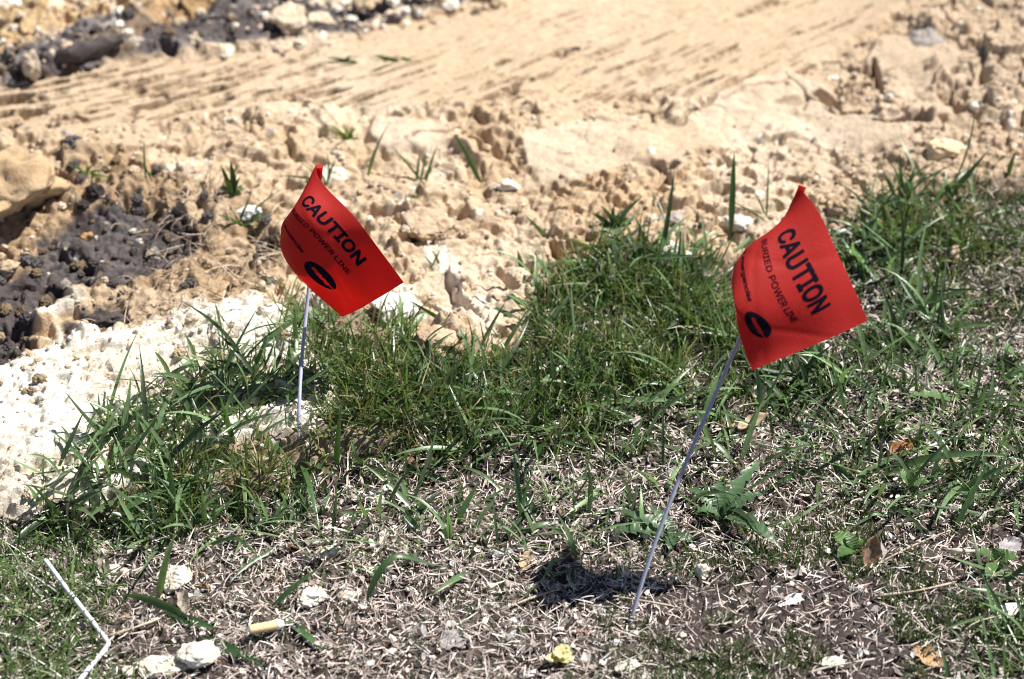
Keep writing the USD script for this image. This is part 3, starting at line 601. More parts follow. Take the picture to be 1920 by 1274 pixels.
for k, a in enumerate([
    ('chalk_stone', 'white chalk stone beside the broad pale blade in the near left', 'stone', 330, 1088, 30, 24, 16, chalk),
    ('chalk_stone', 'flat white chalk stone to the right of the bent wire top', 'stone', 215, 1078, 24, 17, 11, chalk),
    ('chalk_lump', 'crumbly white lump standing highest in the near litter below the grass', 'stone', 705, 942, 15, 14, 17, chalk * .98),
    ('chalk_lump', 'narrow white lump just below the highest lump in the litter', 'stone', 716, 1012, 11, 15, 13, chalk * .98),
    ('chalk_lump', 'knobbly cream lump under the end of the grass, left of the narrow lump', 'stone', 616, 1042, 19, 17, 14, chalk * .95),
    ('chalk_stone', 'notched white stone above the cigarette end', 'stone', 580, 1120, 27, 22, 13, chalk),
    ('chalk_stone', 'low pale stone between the notched stone and the bent blade', 'stone', 655, 1118, 20, 12, 8, chalk * .93),
    ('chalk_stone', 'biggest cream chalk stone near the bottom edge left of the cigarette end', 'stone', 362, 1232, 40, 26, 18, chalk),
    ('chalk_stone', 'white chalk stone cut by the bottom edge below the biggest one', 'stone', 305, 1256, 36, 22, 15, chalk),
    ('chalk_stone', 'small white stone left of the chalk stones at the bottom edge', 'stone', 243, 1262, 14, 12, 9, chalk),
    ('limestone_chip', 'bright bluish white chip in the mossy ground right of the flag wire foot', 'stone', 1480, 1130, 23, 11, 8, col(.85, .85, .84)),
    ('limestone_chip', 'upright white chip beside the dandelion leaves above the flower', 'stone', 1316, 1078, 13, 10, 16, chalk),
    ('limestone_chip', 'small white chip under the curled dandelion leaf', 'stone', 1440, 1001, 14, 9, 7, chalk),
    ('limestone_chip', 'long white stone cut by the right edge near the bottom', 'stone', 1890, 1148, 42, 18, 11, col(.82, .80, .76)),
    ('limestone_chip', 'pale flat chip at the bottom edge right of the yellow flower', 'stone', 1170, 1252, 22, 12, 6, chalk),
    ('limestone_chip', 'white flat chip at the bottom edge near the right dead leaf', 'stone', 1560, 1246, 22, 12, 6, chalk * .95),
    ('limestone_chip', 'white round chip left of the long white stone, by the mossy ground', 'stone', 1613, 1110, 10, 9, 8, chalk),
    ('pebble', 'smooth white oval pebble just below the foot of the right flag', 'pebble', 1156, 1208, 9, 8, 6, col(.86, .85, .82)),
    ('pebble', 'tiny white pebble left of the foot of the right flag', 'pebble', 963, 1165, 6.5, 6, 4, col(.85, .84, .8)),
    ('pebble', 'tiny white pebble above the bottom edge, left of the yellow flower', 'pebble', 736, 1222, 7, 6, 4, col(.85, .82, .76)),
    ('pebble', 'smooth white oval pebble on the crumbly clay in the upper right', 'pebble', 1828, 202, 10, 9, 7, col(.80, .78, .72)),
    ('limestone_chip', 'white chip lying left of the shadow among small litter', 'stone', 1090, 912, 11, 8, 6, chalk),
    ('limestone_chip', 'small white chip in the grass right of the right flag', 'stone', 1642, 566, 8, 7, 6, col(.85, .83, .86)),
    ('tan_stone', 'rounded tan stone in the grass at the right', 'stone', 1785, 876, 25, 20, 14, col(.46, .33, .20)),
    ('tan_clod', 'tan clay clod stuck in the grass right of the right flag', 'clod', 1788, 482, 16, 16, 22, tan * .95),
    ('tan_clod', 'slim tan clay clod lower in the grass right of the right flag', 'clod', 1808, 560, 9, 9, 18, tan * .9),
    ('limestone_rock', 'angular pale yellow rock on the clay above the grass at the right', 'rock', 1768, 292, 34, 26, 24, col(.72, .58, .38)),
    ('white_stone', 'bright white stone half hidden by the left flag and grass', 'stone', 742, 582, 44, 30, 22, col(.85, .83, .80)),
    ('white_stone', 'bright white crumbly stone with a dark sprout on the clay', 'stone', 775, 368, 25, 17, 9, col(.88, .87, .85)),
    ('white_stone', 'white stone lying on the crust right of the leaning blade', 'stone', 950, 352, 24, 16, 10, chalk),
    ('white_stone', 'white block standing in grass left of the right flag', 'stone', 1385, 425, 30, 26, 15, col(.64, .61, .56)),
    ('grey_stone', 'rounded grey stone at the grass edge between the two flags', 'stone', 1266, 416, 19, 16, 13, col(.42, .38, .36)),
    ('white_stone', 'white stone in the grass edge below the grey stone', 'stone', 1265, 478, 30, 22, 16, col(.78, .74, .66)),
    ('white_stone', 'white stone with grass before it, left of the left flag', 'stone', 462, 402, 24, 16, 11, col(.85, .84, .82)),
    ('tan_clod', 'big tan clod among the grass between the flags', 'clod', 818, 648, 40, 34, 20, tan),
    ('tan_clod', 'rounded clay clod with a dark crack at its left, right of the left flag', 'clod', 788, 428, 40, 36, 24, tan),
    ('tan_clod', 'round clay clod just right of the top of the right flag', 'clod', 1567, 398, 25, 22, 18, tan * .95),
    ('pale_rock', 'pale rock at the left edge above the dark soil', 'rock', 8, 466, 28, 22, 16, pale),
    ('pale_rock', 'rounded tan rock at the left edge below the pale rock', 'rock', 14, 506, 24, 20, 13, tan * .9),
    ('orange_clod', 'orange brown clod on the dug dark soil', 'clod', 163, 450, 13, 12, 10, col(.42, .25, .12)),
    ('pale_rock', 'upright cream stone on the dark soil in the upper left', 'rock', 368, 82, 18, 16, 17, pale),
    ('pale_rock', 'large wedge shaped pale rock at the top edge on dark soil', 'rock', 548, 42, 42, 44, 26, col(.58, .48, .36)),
    ('pale_rock', 'flat pale rock with a dark shadow just below the wedge rock', 'rock', 528, 90, 20, 20, 13, pale),
    ('pale_rock', 'small flat white rock right of the flat pale rock', 'rock', 562, 86, 14, 13, 8, chalk * .95),
    ('pale_rock', 'tan block at the top edge right of the wedge rock', 'rock', 690, 6, 26, 30, 18, tan),
    ('pale_rock', 'white rounded rock at the top edge, right of the tan block', 'rock', 736, 8, 14, 15, 11, chalk),
    ('pale_rock', 'cream knobbly rock below the white rounded top rock', 'rock', 738, 32, 16, 17, 11, pale),
    ('pale_rock', 'cream clod cluster piece right under the wedge rock', 'rock', 600, 46, 28, 30, 14, pale),
    ('pale_rock', 'pale block at the top edge right of the white rounded rock', 'rock', 845, 8, 20, 22, 12, chalk * .95),
    ('pale_rock', 'pale chip cluster on the dark soil edge right of the upright cream stone', 'rock', 425, 100, 18, 22, 10, chalk * .95),
    ('pale_rock', 'leaning pale wedge rock beside the dark hole at the left edge', 'rock', 62, 128, 20, 26, 34, pale * .95),
    ('pale_rock', 'bright white block in the top left corner', 'rock', 6, 14, 30, 40, 16, chalk),
    ('pale_rock', 'pale slab right of the dark hole in the top left', 'rock', 185, 20, 30, 28, 10, pale),
    ('pale_rock', 'small pale slab left of the larger slab in the top left', 'rock', 98, 10, 22, 22, 9, pale),
    ('grey_clod', 'grey clod under the dark log in the upper left', 'clod', 165, 120, 26, 20, 9, grey * .9),
    ('tan_boulder', 'large tan clay clod bulging in at the left edge above the dark soil', 'clod', 28, 372, 98, 104, 58, col(.44, .315, .19)),
    ('dark_clod', 'dark clod of soil behind the chalky ridge at the left', 'clod', 195, 608, 40, 26, 22, purple),
    ('small_white_stone', 'small white stone on the dug dark soil at the left', 'stone', 259, 460, 9, 8, 10, chalk),
]):
    name, label, cat, px, py, sx, sy, sz, colr = a
    rr = np.random.default_rng(k)
    rock(name, label, cat, px, py, sx * mmx * .94, sy * mmx * 1.02, sz * mmx * .95, colr, k, rr.uniform(-.5, .5), 4 if max(sx, sy) > 22 else 3, 6 if 'pebble' not in name else 0, .03 if 'pebble' in name else .26 if 'lump' in name or 'clod' in name else .24, .40 if 'chalk' in name else .3)

# log of dark crusted soil at the upper left
def tube_mesh(pts, rad, sides=10, cap=True):
    p = np.asarray(pts, float); rad = np.broadcast_to(rad, len(p))
    t = np.gradient(p, axis=0); t /= np.linalg.norm(t, axis=1, keepdims=True)
    ref = np.array([0, 0, 1.0]) if abs(t[0, 2]) < .8 else np.array([1.0, 0, 0])
    a = np.cross(t, ref); a /= np.linalg.norm(a, axis=1, keepdims=True); b = np.cross(a, t)
    th = np.arange(sides) / sides * 2 * np.pi
    v = (p[:, None] + rad[:, None, None] * (np.cos(th)[None, :, None] * a[:, None] + np.sin(th)[None, :, None] * b[:, None])).reshape(-1, 3)
    n_ = len(p); f = []
    for i in range(n_ - 1):
        for j in range(sides):
            q0, q1 = i * sides + j, i * sides + (j + 1) % sides
            f += [[q0, q1, q1 + sides], [q0, q1 + sides, q0 + sides]]
    if cap:
        v = np.vstack([v, p[0], p[-1]]); c0, c1 = len(v) - 2, len(v) - 1
        for j in range(sides):
            f += [[c0, (j + 1) % sides, j], [c1, (n_ - 1) * sides + j, (n_ - 1) * sides + (j + 1) % sides]]
    return v, np.array(f)
def spline(pts, n):
    p = np.asarray(pts, float); t = np.linspace(0, 1, len(p)); s = np.linspace(0, 1, n)
    from scipy.interpolate import CubicSpline
    return CubicSpline(t, p)(s)
c = spline([ground_at(105, 112, .004), ground_at(150, 100, .010), ground_at(190, 86, .014), ground_at(232, 70, .010)], 40)
v, f = tube_mesh(c, .0085 * np.sin(np.linspace(.35, 2.7, 40)) ** .6, 26)
v = v + (meshkit.fbm(v * 70, 4, 3)[:, None] - .5) * .014 * [.3, .5, 1] + (meshkit.fbm(v * 260, 3, 8)[:, None] - .5) * .005
tag(put('rotten_log', (v, f), M_rock, None, 40, purple * 1.25), 'dark grey rotten log lying on the soil in the upper left', 'log')

# ------------------------------------------------------------------ single broad blades that stand out
def blade(parent, p0, p1, bow, width, color, roll=0., n=14, name='blade', fold=.16, tag_=None, tipw=.0, mid=None):
    p0, p1 = np.asarray(p0), np.asarray(p1)
    c = (p0 + p1) / 2 + np.asarray(bow)
    t = np.linspace(0, 1, n)[:, None]
    P = (1 - t) ** 2 * p0 + 2 * t * (1 - t) * c + t ** 2 * p1 if mid is None else spline([p0, *mid, p1], n)
    d = np.gradient(P, axis=0); d /= np.linalg.norm(d, axis=1, keepdims=True)
    s = np.cross(d, [.25, -.75, .6]); s /= np.maximum(np.linalg.norm(s, axis=1, keepdims=True), 1e-3)
    nrm = np.cross(s, d); rl = np.linspace(roll, roll * 1.6, n)[:, None] if roll else np.zeros((n, 1))
    s2 = s * np.cos(rl) + nrm * np.sin(rl); n2 = np.cross(s2, d)
    w = width * np.minimum(1, .45 + 2.2 * t) * np.clip(1 - t ** 2.8, .03, 1)
    V = np.stack([P - s2 * w / 2 + n2 * w * fold, P, P + s2 * w / 2 + n2 * w * fold], 1).reshape(-1, 3)
    F = []
    for i in range(n - 1):
        for j in range(2):
            a = i * 3 + j; F += [[a, a + 1, a + 4], [a, a + 4, a + 3]]
    if parent is not None:
        V = V - np.array(parent.GetAttribute('xformOp:translate').Get())
    return put(name, (V, np.array(F)), M_leaf, parent, True, np.asarray(color))
def up_at(px, py, h):                                # where height h above the soil is met
    return ground_at(px, py, h)
green, mid_green, lightg = col(.060, .118, .040), col(.075, .140, .052), col(.14, .21, .07)
# label, base (layout), tip (layout), tip height mm, bow height mm, width mm, colour, roll
for i, (label, b, t_, h, bow, w_, colr, roll) in enumerate([
    ('twisted broad blade growing alone from the clay above the left flag', (690, 333), (733, 226), 34, 10, 7.5, lightg, 1.1),
    ('stout blade leaning left on the clay between the two flags', (903, 348), (851, 250), 30, 8, 5.5, mid_green, .5),
    ('tall upright blade growing behind the left side of the right flag', (1370, 440), (1377, 283), 58, 6, 6, green, .3),
    ('dark blade standing by the pebble edge at the right edge of the clay', (1890, 332), (1906, 282), 22, 4, 6, green, .9),
    ('short dark blade stuck in the clay right of the left flag', (982, 512), (970, 468), 16, 3, 6.5, green, .8),
    ('long blade lying left above the dense clump in the middle', (1042, 472), (985, 405), 22, 6, 4.5, mid_green, .4),
    ('pale sunlit blade pointing up beside the white chalk stone', (296, 1132), (330, 1000), 42, 12, 7, lightg * 1.3, .6),
    ('upright dark blade rising above the pale sunlit blade', (332, 985), (318, 865), 45, 4, 6.5, mid_green, .5),
    ('arched blade lying over the litter right of the bent wire', (372, 1180), (216, 1117), 4, 22, 8, mid_green, .3),
    ('broad blade lying flat at the bottom, pointing right', (365, 1195), (500, 1250), 3, 5, 8.5, green, .2),
    ('short blade lying below the arched blade', (322, 1160), (412, 1186), 3, 8, 7, green, .2),
    ('broad blade lying beside the cigarette end', (520, 1150), (611, 1228), 3, 6, 8, mid_green, .3),
    ('thin tilted blade rising above the cigarette end', (507, 1142), (606, 1062), 24, 5, 4.5, mid_green, .5),
    ('blade with lit face lying in the chalky soil at the left', (140, 1005), (55, 905), 28, 10, 6, mid_green, .6),
    ('broad blade reaching right over the chalk at the left grass edge', (190, 985), (395, 885), 25, 10, 6, mid_green, .6),
    ('long arched blade crossing the grass at the right edge', (1640, 892), (1918, 862), 14, 26, 6, mid_green, .2),
    ('tall thin blade slanting up at the right edge', (1787, 1000), (1858, 862), 44, 6, 4.5, mid_green, .4),
    ('broad blade hanging down below the right flag', (1338, 762), (1368, 856), 4, 18, 6.5, lightg, .4),
    ('broad dark blade standing up right of the left flag wire', (632, 885), (642, 745), 52, 6, 7.5, green, .9),
    ('dark blade falling right in the dense grass below the left flag', (560, 870), (600, 1000), 3, 30, 6, green, .3),
    ('light blade falling forward left of the left flag wire', (455, 880), (462, 990), 3, 30, 6.5, lightg, .4),
    ('broad blade pointing up left on the chalk before the grass', (440, 835), (412, 740), 34, 6, 7, mid_green, .8),
    ('blade leaning right out of the chalk left of the left flag', (470, 720), (506, 620), 36, 5, 4.5, mid_green, .6),
    ('wide arched blade in the grass left of the right flag wire', (1175, 760), (1068, 712), 14, 12, 7, mid_green, .3),
    ('long flat blade across the dense clump in the middle', (1190, 520), (1052, 445), 26, 12, 6, lightg, .5),
    ('blade standing among fine stems on the far clay, beside the flag', (893, 645), (760, 560), 20, 4, 4.5, mid_green, .4),
    ('broad leaf blade leaning left before the right flag tip', (1610, 920), (1560, 870), 10, 8, 6, mid_green, .4),
    ('fallen blade pale side up right of the right flag wire', (1540, 880), (1430, 925), 5, 12, 6, mid_green, .2),
    ('slanted blade in the sparse grass left of the litter stones', (855, 985), (898, 905), 26, 4, 5.5, mid_green, .5),
    ('thin upright blade in the litter in the middle', (980, 975), (962, 845), 45, 4, 4.5, mid_green, .5),
    ('fallen blade in the litter right of the thin upright blade', (1020, 990), (965, 905), 8, 9, 5, mid_green, .4),
    ('small blade lying in the litter right of the highest lump', (790, 1010), (752, 952), 10, 6, 5.5, mid_green, .3),
    ('blade lying at the lower right edge over the moss', (1918, 1190), (1838, 1182), 6, 6, 6, lightg, .3),
    ('thin long blade bending down at the lower right corner', (1905, 1210), (1835, 1070), 30, 8, 3.5, mid_green, .3),
]):
    p0 = ground_at(*b, -.002); p1 = up_at(*t_, h * mmx)
    o = blade(None, p0, p1, [0, 0, bow * mmx], w_ * mmx, colr, roll, 14, 'grass_shoot')
    tag(o, label, 'grass')
# bent blade in the middle
o = blade(None, ground_at(686, 1136, -.002), ground_at(842, 1062, .006), [0, 0, 0], .0055, mid_green, .4, 22, 'grass_shoot', mid=[ground_at(705, 1085, .020), ground_at(738, 1046, .032), ground_at(780, 1050, .022)])
tag(o, 'kinked blade bent sharply over in the litter left of the shadow', 'grass')
def tuft(label, base, tips, name='grass_tuft', w_=2.6, colr=green, cat='grass tuft'):
    b = ground_at(*base, -.002)
    t = thing(name, b, label, cat)
    r_ = np.random.default_rng(int(base[0] * 7 + base[1]))
    for (u, v, h) in tips:
        off = np.array([*r_.normal(0, .0025, 2), 0])
        blade(t, b + off, up_at(u, v, h * mmx), [r_.normal(0, .002), 0, h * mmx * .12 + .002], w_ * mmx * r_.uniform(.7, 1.25), np.asarray(colr) * r_.uniform(.75, 1.3), r_.uniform(.2, .9), 10)
tuft('sparse tuft of thin blades growing on the clay right of the twisted blade', (793, 342), [(732, 272, 24), (788, 282, 24), (800, 286, 22), (822, 270, 26), (812, 312, 12), (742, 330, 4)])
tuft('dense dark mossy tuft standing alone on the clay left of the left flag', (438, 366), [(414, 310, 22), (432, 302, 24), (452, 330, 14), (458, 345, 10), (420, 335, 14), (443, 325, 16), (428, 340, 12), (462, 352, 8), (416, 350, 8), (447, 308, 20)], w_=5.0, colr=col(.06, .095, .02))
tuft('bushy tuft on the clay behind the top of the left flag', (655, 262), [(600, 240, 12), (620, 235, 14), (640, 232, 14), (670, 240, 12), (678, 262, 6), (630, 262, 8), (612, 290, 4), (665, 285, 4), (645, 245, 14), (660, 236, 14), (625, 300, 3)], w_=2.6, colr=lightg * .9)
tuft('light tuft growing beside the big tan clod at the left', (165, 330), [(120, 308, 8), (140, 305, 14), (180, 306, 14), (200, 320, 10), (190, 340, 4), (130, 325, 6), (205, 335, 6), (150, 318, 12), (165, 312, 14)], w_=3.0, colr=lightg)
tuft('pair of thin stems on the clay left of the dark mossy tuft', (276, 342), [(262, 302, 16), (270, 262, 30), (284, 320, 10)], w_=2.4, colr=mid_green)
tuft('tuft with long leaves growing by the white stone left of the left flag', (455, 425), [(405, 400, 10), (430, 385, 16), (470, 370, 20), (520, 395, 14), (500, 425, 6), (415, 425, 6), (490, 400, 12), (535, 352, 28), (440, 440, 3), (480, 440, 4)], w_=4.2, colr=mid_green)
tuft('tuft of stems on the clay behind the left flag top', (610, 345), [(540, 288, 24), (520, 330, 16), (585, 300, 18), (612, 285, 26), (630, 300, 20), (560, 330, 10)], w_=2.4, colr=mid_green)
tuft('small yellow green tuft on the clay right of the left flag', (815, 510), [(792, 478, 10), (810, 470, 14), (828, 466, 14), (800, 495, 6)], w_=2.6, colr=lightg)
tuft('leafy dark tuft at the clay edge left of the grey stone', (1150, 425), [(1110, 400, 8), (1125, 385, 14), (1150, 385, 14), (1175, 392, 12), (1190, 410, 8), (1205, 368, 24), (1115, 425, 5), (1165, 405, 10), (1140, 400, 12)], w_=4.5, colr=mid_green)
tuft('tuft of tall thin stems at the clay edge behind the right flag', (1440, 420), [(1442, 292, 46), (1405, 350, 26), (1350, 370, 22), (1395, 390, 16)], w_=2.0, colr=mid_green)
tuft('bright tuft of upright stems at the far right grass edge', (1690, 400), [(1652, 310, 34), (1686, 285, 40), (1662, 330, 26), (1720, 305, 34), (1745, 320, 30), (1640, 370, 14), (1780, 305, 30)], w_=3.0, colr=mid_green)
tuft('fallen blades lying on the far smooth clay', (665, 118), [(585, 118, 2), (610, 108, 6), (660, 106, 5), (640, 112, 6)], w_=4.0, colr=green, name='fallen_grass', cat='grass')
tuft('torn blade pieces lying on the far smooth clay, right of the fallen blades', (745, 116), [(700, 104, 4), (775, 114, 2), (690, 135, 2)], w_=5.0, colr=green, name='fallen_grass', cat='grass')

# ------------------------------------------------------------------ dandelions and other leafy weeds
def dandelion_leaf(parent, b, tip, bow, width, color, seed, lobes=5, toothed=True):
    p0, p1 = np.asarray(b), np.asarray(tip); c = (p0 + p1) / 2 + [0, 0, bow]
    n_ = 36; t = np.linspace(0, 1, n_)[:, None]
    P = (1 - t) ** 2 * p0 + 2 * t * (1 - t) * c + t ** 2 * p1
    d = np.gradient(P, axis=0); d /= np.linalg.norm(d, axis=1, keepdims=True)
    s = np.cross(d, [0, 0, 1.0]); s /= np.maximum(np.linalg.norm(s, axis=1, keepdims=True), 1e-6); nr = np.cross(s, d)
    env = np.sin(np.clip(t * 1.02, 0, 1) ** .8 * np.pi * .93 + .12) if toothed else np.sin(np.clip(t, 0, 1) ** .9 * np.pi)
    sides = []
    r_ = np.random.default_rng(seed)
    for sg in (-1, 1):
        ph = (t * lobes + .12 * sg + r_.uniform(0, .2)) % 1.0
        w = width / 2 * np.maximum(env, .05) * ((.25 + .75 * (1 - ph) ** .8) if toothed else 1.0) * r_.uniform(.85, 1.15, (n_, 1))
        back = -d * (w * .35 if toothed else 0)
        sides.append(P + s * sg * w + back + nr * (w * .22 + r_.normal(0, .0004, (n_, 1))))
    V = np.stack([sides[0], P, sides[1]], 1).reshape(-1, 3)
    F = []
    for i in range(n_ - 1):
        for j in range(2):
            a = i * 3 + j; F += [[a, a + 1, a + 4], [a, a + 4, a + 3]]
    V = V - np.array(parent.GetAttribute('xformOp:translate').Get())
    put('leaf', (V, np.array(F)), M_leaf, parent, True, np.asarray(color) * r_.uniform(.8, 1.25))
def weed(name, label, cat, base, leaves, color, toothed=True):
    b = ground_at(*base, .001); t = thing(name, b, label, cat)
    for i, (u, v, h, bow, w) in enumerate(leaves):
        dandelion_leaf(t, b + [0, 0, .004], ground_at(u, v, h * mmx + .004), bow * mmx, w * mmx, color, int(base[0]) + i * 13, 5, toothed)
weed('dandelion', 'dandelion rosette with toothed leaves right of the right flag wire', 'dandelion', (1350, 975), [(1288, 915, 6, 12, 16), (1300, 965, 5, 12, 15), (1345, 900, 8, 14, 16), (1432, 860, 10, 14, 15), (1440, 925, 8, 12, 16), (1465, 1030, 4, 18, 20), (1385, 945, 10, 8, 14)], col(.080, .145, .066))
weed('dandelion', 'dandelion leaves spreading left from under the right flag wire', 'dandelion', (1262, 1012), [(1135, 1000, 4, 10, 17), (1150, 958, 5, 12, 15), (1215, 948, 6, 10, 13), (1255, 1035, 3, 4, 14), (1300, 1020, 5, 8, 12), (1240, 970, 9, 6, 12)], col(.080, .145, .066))
weed('dandelion', 'long toothed dandelion leaf in the grass below the right flag tip', 'dandelion', (1790, 760), [(1695, 746, 8, 10, 15), (1840, 700, 8, 8, 10)], col(.13, .21, .08))
weed('plantain', 'small plantain with rounded leaves below the grass at the right', 'weed', (1600, 1040), [(1562, 1002, 8, 8, 14), (1570, 1046, 5, 6, 12), (1612, 1012, 6, 6, 10), (1590, 1000, 10, 6, 10)], col(.10, .19, .05), False)
weed('plantain', 'plantain with broad pale leaves among the grass at the right', 'weed', (1700, 920), [(1686, 892, 10, 8, 15), (1742, 905, 7, 8, 14), (1722, 895, 12, 6, 12)], col(.11, .19, .075), False)
weed('plantain', 'round leaved weed beside the corner of the right flag', 'weed', (1705, 650), [(1695, 628, 8, 5, 16), (1722, 640, 6, 6, 13)], col(.13, .21, .085), False)
weed('plantain', 'clover like leaves at the lower right edge by the white chip', 'weed', (1865, 1060), [(1830, 1035, 8, 6, 12), (1910, 1045, 8, 6, 13), (1880, 1030, 9, 5, 11), (1850, 1085, 3, 5, 9)], col(.09, .16, .05), False)
weed('plantain', 'pale leaves at the right edge among tall grass', 'weed', (1905, 680), [(1880, 655, 12, 6, 18), (1915, 655, 12, 6, 16)], col(.14, .22, .10), False)
weed('plantain', 'tiny dark sprout growing through the white crumbly stone', 'weed', (777, 380), [(765, 366, 8, 3, 6), (788, 372, 5, 3, 6), (782, 352, 14, 2, 3)], col(.05, .10, .03), False)

# dead leaves one can tell apart
def dead_leaf(label, px, py, L, W, rot, color, curl=1.0, lift=.002, pitch=0.0, seed=0, name='dead_leaf'):
    nu, nv = 15, 7
    u, v = np.meshgrid(np.linspace(-1, 1, nu), np.linspace(-1, 1, nv), indexing='ij')
    r_ = np.random.default_rng(seed)
    wid = np.clip(1 - np.abs(u) ** 2.2, .03, 1) ** .75 * (1 + .12 * np.sin(u * 9 + seed))
    x, y = u * L / 2, v * W / 2 * wid
    z = curl * (np.abs(v) ** 1.6 * W * .28 * wid + .10 * L * u * u) + .0012 * np.sin(u * 6 + v * 4 + seed)
    c, s = math.cos(pitch), math.sin(pitch); x, z = x * c - z * s, x * s + z * c
    c, s = math.cos(rot), math.sin(rot)
    g = ground_at(px, py, lift)
    V = np.stack([x * c - y * s + g[0], x * s + y * c + g[1], z + g[2] + abs(math.sin(pitch)) * L / 2], -1).reshape(-1, 3)
    i = (np.arange(nu - 1)[:, None] * nv + np.arange(nv - 1)[None]).ravel()
    F = np.vstack([np.stack([i, i + nv, i + nv + 1], -1), np.stack([i, i + nv + 1, i + 1], -1)])
    tag(put(name, (V, F), M_straw, None, True, np.asarray(color)), label, 'leaf')
for k, a in enumerate([
    ('tan oval dead leaf lying on the moss near the bottom right', 1740, 1235, .030, .016, -.9, col(.52, .33, .17), .7, .002, 0.),
    ('reddish brown dead leaf standing up in the litter at the right', 1634, 1055, .026, .014, 1.3, col(.30, .18, .12), .6, .001, .9),
    ('curled tan dead leaf beside the right flag wire below the grass', 1412, 800, .028, .012, .5, col(.50, .38, .26), 1.2, .003, .2),
    ('pale dead leaf standing left of the curled tan leaf', 1424, 750, .018, .011, 1.5, col(.62, .55, .45), .8, .002, .8),
    ('small tan dead leaf low beside the right flag wire', 1360, 802, .016, .009, .2, col(.50, .36, .22), .8, .002, .1),
    ('rust coloured dead leaf under the grass blades at the right', 1690, 850, .026, .015, .4, col(.36, .15, .06), .7, .002, .3),
    ('pale grey dead leaf in the shadow of the right flag', 1128, 1148, .017, .012, .3, col(.40, .38, .37), .7, .002, .1),
    ('tan dead leaf fragment above the shadow of the right flag', 988, 1058, .018, .011, 1.2, col(.52, .40, .26), .8, .002, .3),
    ('lilac grey dead leaf in the middle litter', 945, 1045, .018, .014, .1, col(.40, .36, .36), .6, .001, .1),
    ('brown dead leaf lying at the left edge in the near grass', 38, 1150, .024, .010, .3, col(.36, .29, .22), .8, .004, .1),
    ('upright pale dead leaf right of the arched blade at the lower left', 345, 1140, .020, .009, 1.7, col(.52, .44, .36), .8, .001, .9),
    ('dead leaf curled beside the flat chalk stone at the left', 195, 1070, .018, .009, 1.8, col(.34, .28, .24), 1.0, .002, .8),
    ('grey dead leaf right of the litter blade in the lower middle', 850, 1205, .024, .020, .2, col(.36, .33, .32), .5, .001, .1),
    ('pale grey leaf at the right edge beside the clover like weed', 1895, 1030, .020, .016, .6, col(.46, .42, .43), .6, .003, .2),
]):
    dead_leaf(*a, seed=k)
# straws one can tell apart
for k, (label, pts, w_, colr) in enumerate([
    ('long pale curved straw arching over the moss at the lower right', [(1705, 1160, 2), (1740, 1185, 5), (1790, 1205, 5), (1900, 1212, 3)], 1.6, col(.60, .50, .40)),
    ('bent pair of pale straws at the right edge near the bottom', [(1806, 1200, 1), (1825, 1170, 8), (1880, 1155, 10), (1918, 1158, 6)], 1.6, col(.62, .52, .40)),
    ('pale straw crossing the shadow of the right flag', [(1085, 1132, 4), (1130, 1138, 7), (1165, 1138, 7)], 1.5, col(.50, .43, .36)),
    ('pale straw running right from the right flag wire foot', [(1150, 1118, 4), (1230, 1131, 6), (1280, 1141, 3)], 1.4, col(.62, .54, .42)),
    ('thick pale stalk lying left of the shadow of the right flag', [(960, 1136, 3), (1010, 1117, 6), (1050, 1106, 5)], 2.0, col(.60, .50, .40)),
    ('short pale stalk standing below the shadow of the right flag', [(1045, 1175, 1), (1055, 1152, 8), (1060, 1130, 14)], 1.6, col(.60, .52, .42)),
    ('long straw slanting down in the litter left of the flower', [(880, 1060, 4), (930, 1078, 6), (985, 1112, 3)], 1.6, col(.62, .54, .44)),
    ('pale straw running from the bend of the white wire', [(205, 1193, 4), (250, 1178, 8), (300, 1160, 5)], 2.2, col(.58, .48, .36)),
    ('thin straw lying right of the dandelion across the litter', [(1282, 978, 5), (1320, 1000, 6), (1352, 1014, 3)], 1.4, col(.60, .52, .40)),
    ('pale stalk lying slantwise above the dandelion at the right', [(1442, 898, 8), (1460, 925, 6), (1482, 950, 2)], 1.5, col(.66, .58, .48)),
    ('long straw lying below the tall thin blade at the right', [(1650, 1055, 3), (1720, 1020, 6), (1782, 995, 8)], 1.8, col(.52, .44, .32)),
    ('white woody splinter lying in the litter at the right edge', [(1778, 1032, 5), (1810, 1034, 6), (1852, 1032, 5)], 4.0, col(.72, .66, .54)),
    ('pale straw at the bottom edge right of the moss', [(1520, 1262, 2), (1560, 1250, 6), (1640, 1236, 5)], 2.0, col(.62, .54, .46)),
    ('rough pale twig lying in the moss at the lower right', [(1640, 1118, 3), (1720, 1108, 7), (1790, 1092, 5)], 2.4, col(.55, .46, .36)),
    ('straw lying across the litter below the bent blade', [(645, 1052, 2), (680, 1062, 5), (715, 1075, 2)], 1.6, col(.62, .54, .44)),
    ('loose pale root lying over the dug dark soil at the left', [(275, 480, 5), (320, 466, 8), (345, 460, 5)], 1.2, col(.48, .40, .32)),
    ('grey twig half buried in the clay left of the kinked crack', [(720, 325, 2), (752, 332, 4), (768, 340, 2)], 1.0, col(.20, .16, .12)),
]):
    c = spline([ground_at(u, v, h * mmx) for u, v, h in pts], 16)
    rr = w_ / 2 * mmx * (1 + .25 * np.sin(np.linspace(0, 9, 16) + k)) * np.linspace(1, .7, 16)
    v, f = tube_mesh(c, rr, 6)
    tag(put('straw' if 'twig' not in label and 'splinter' not in label else 'twig', (v, f), M_straw, None, True, colr), label, 'straw' if 'twig' not in label and 'splinter' not in label else 'twig')

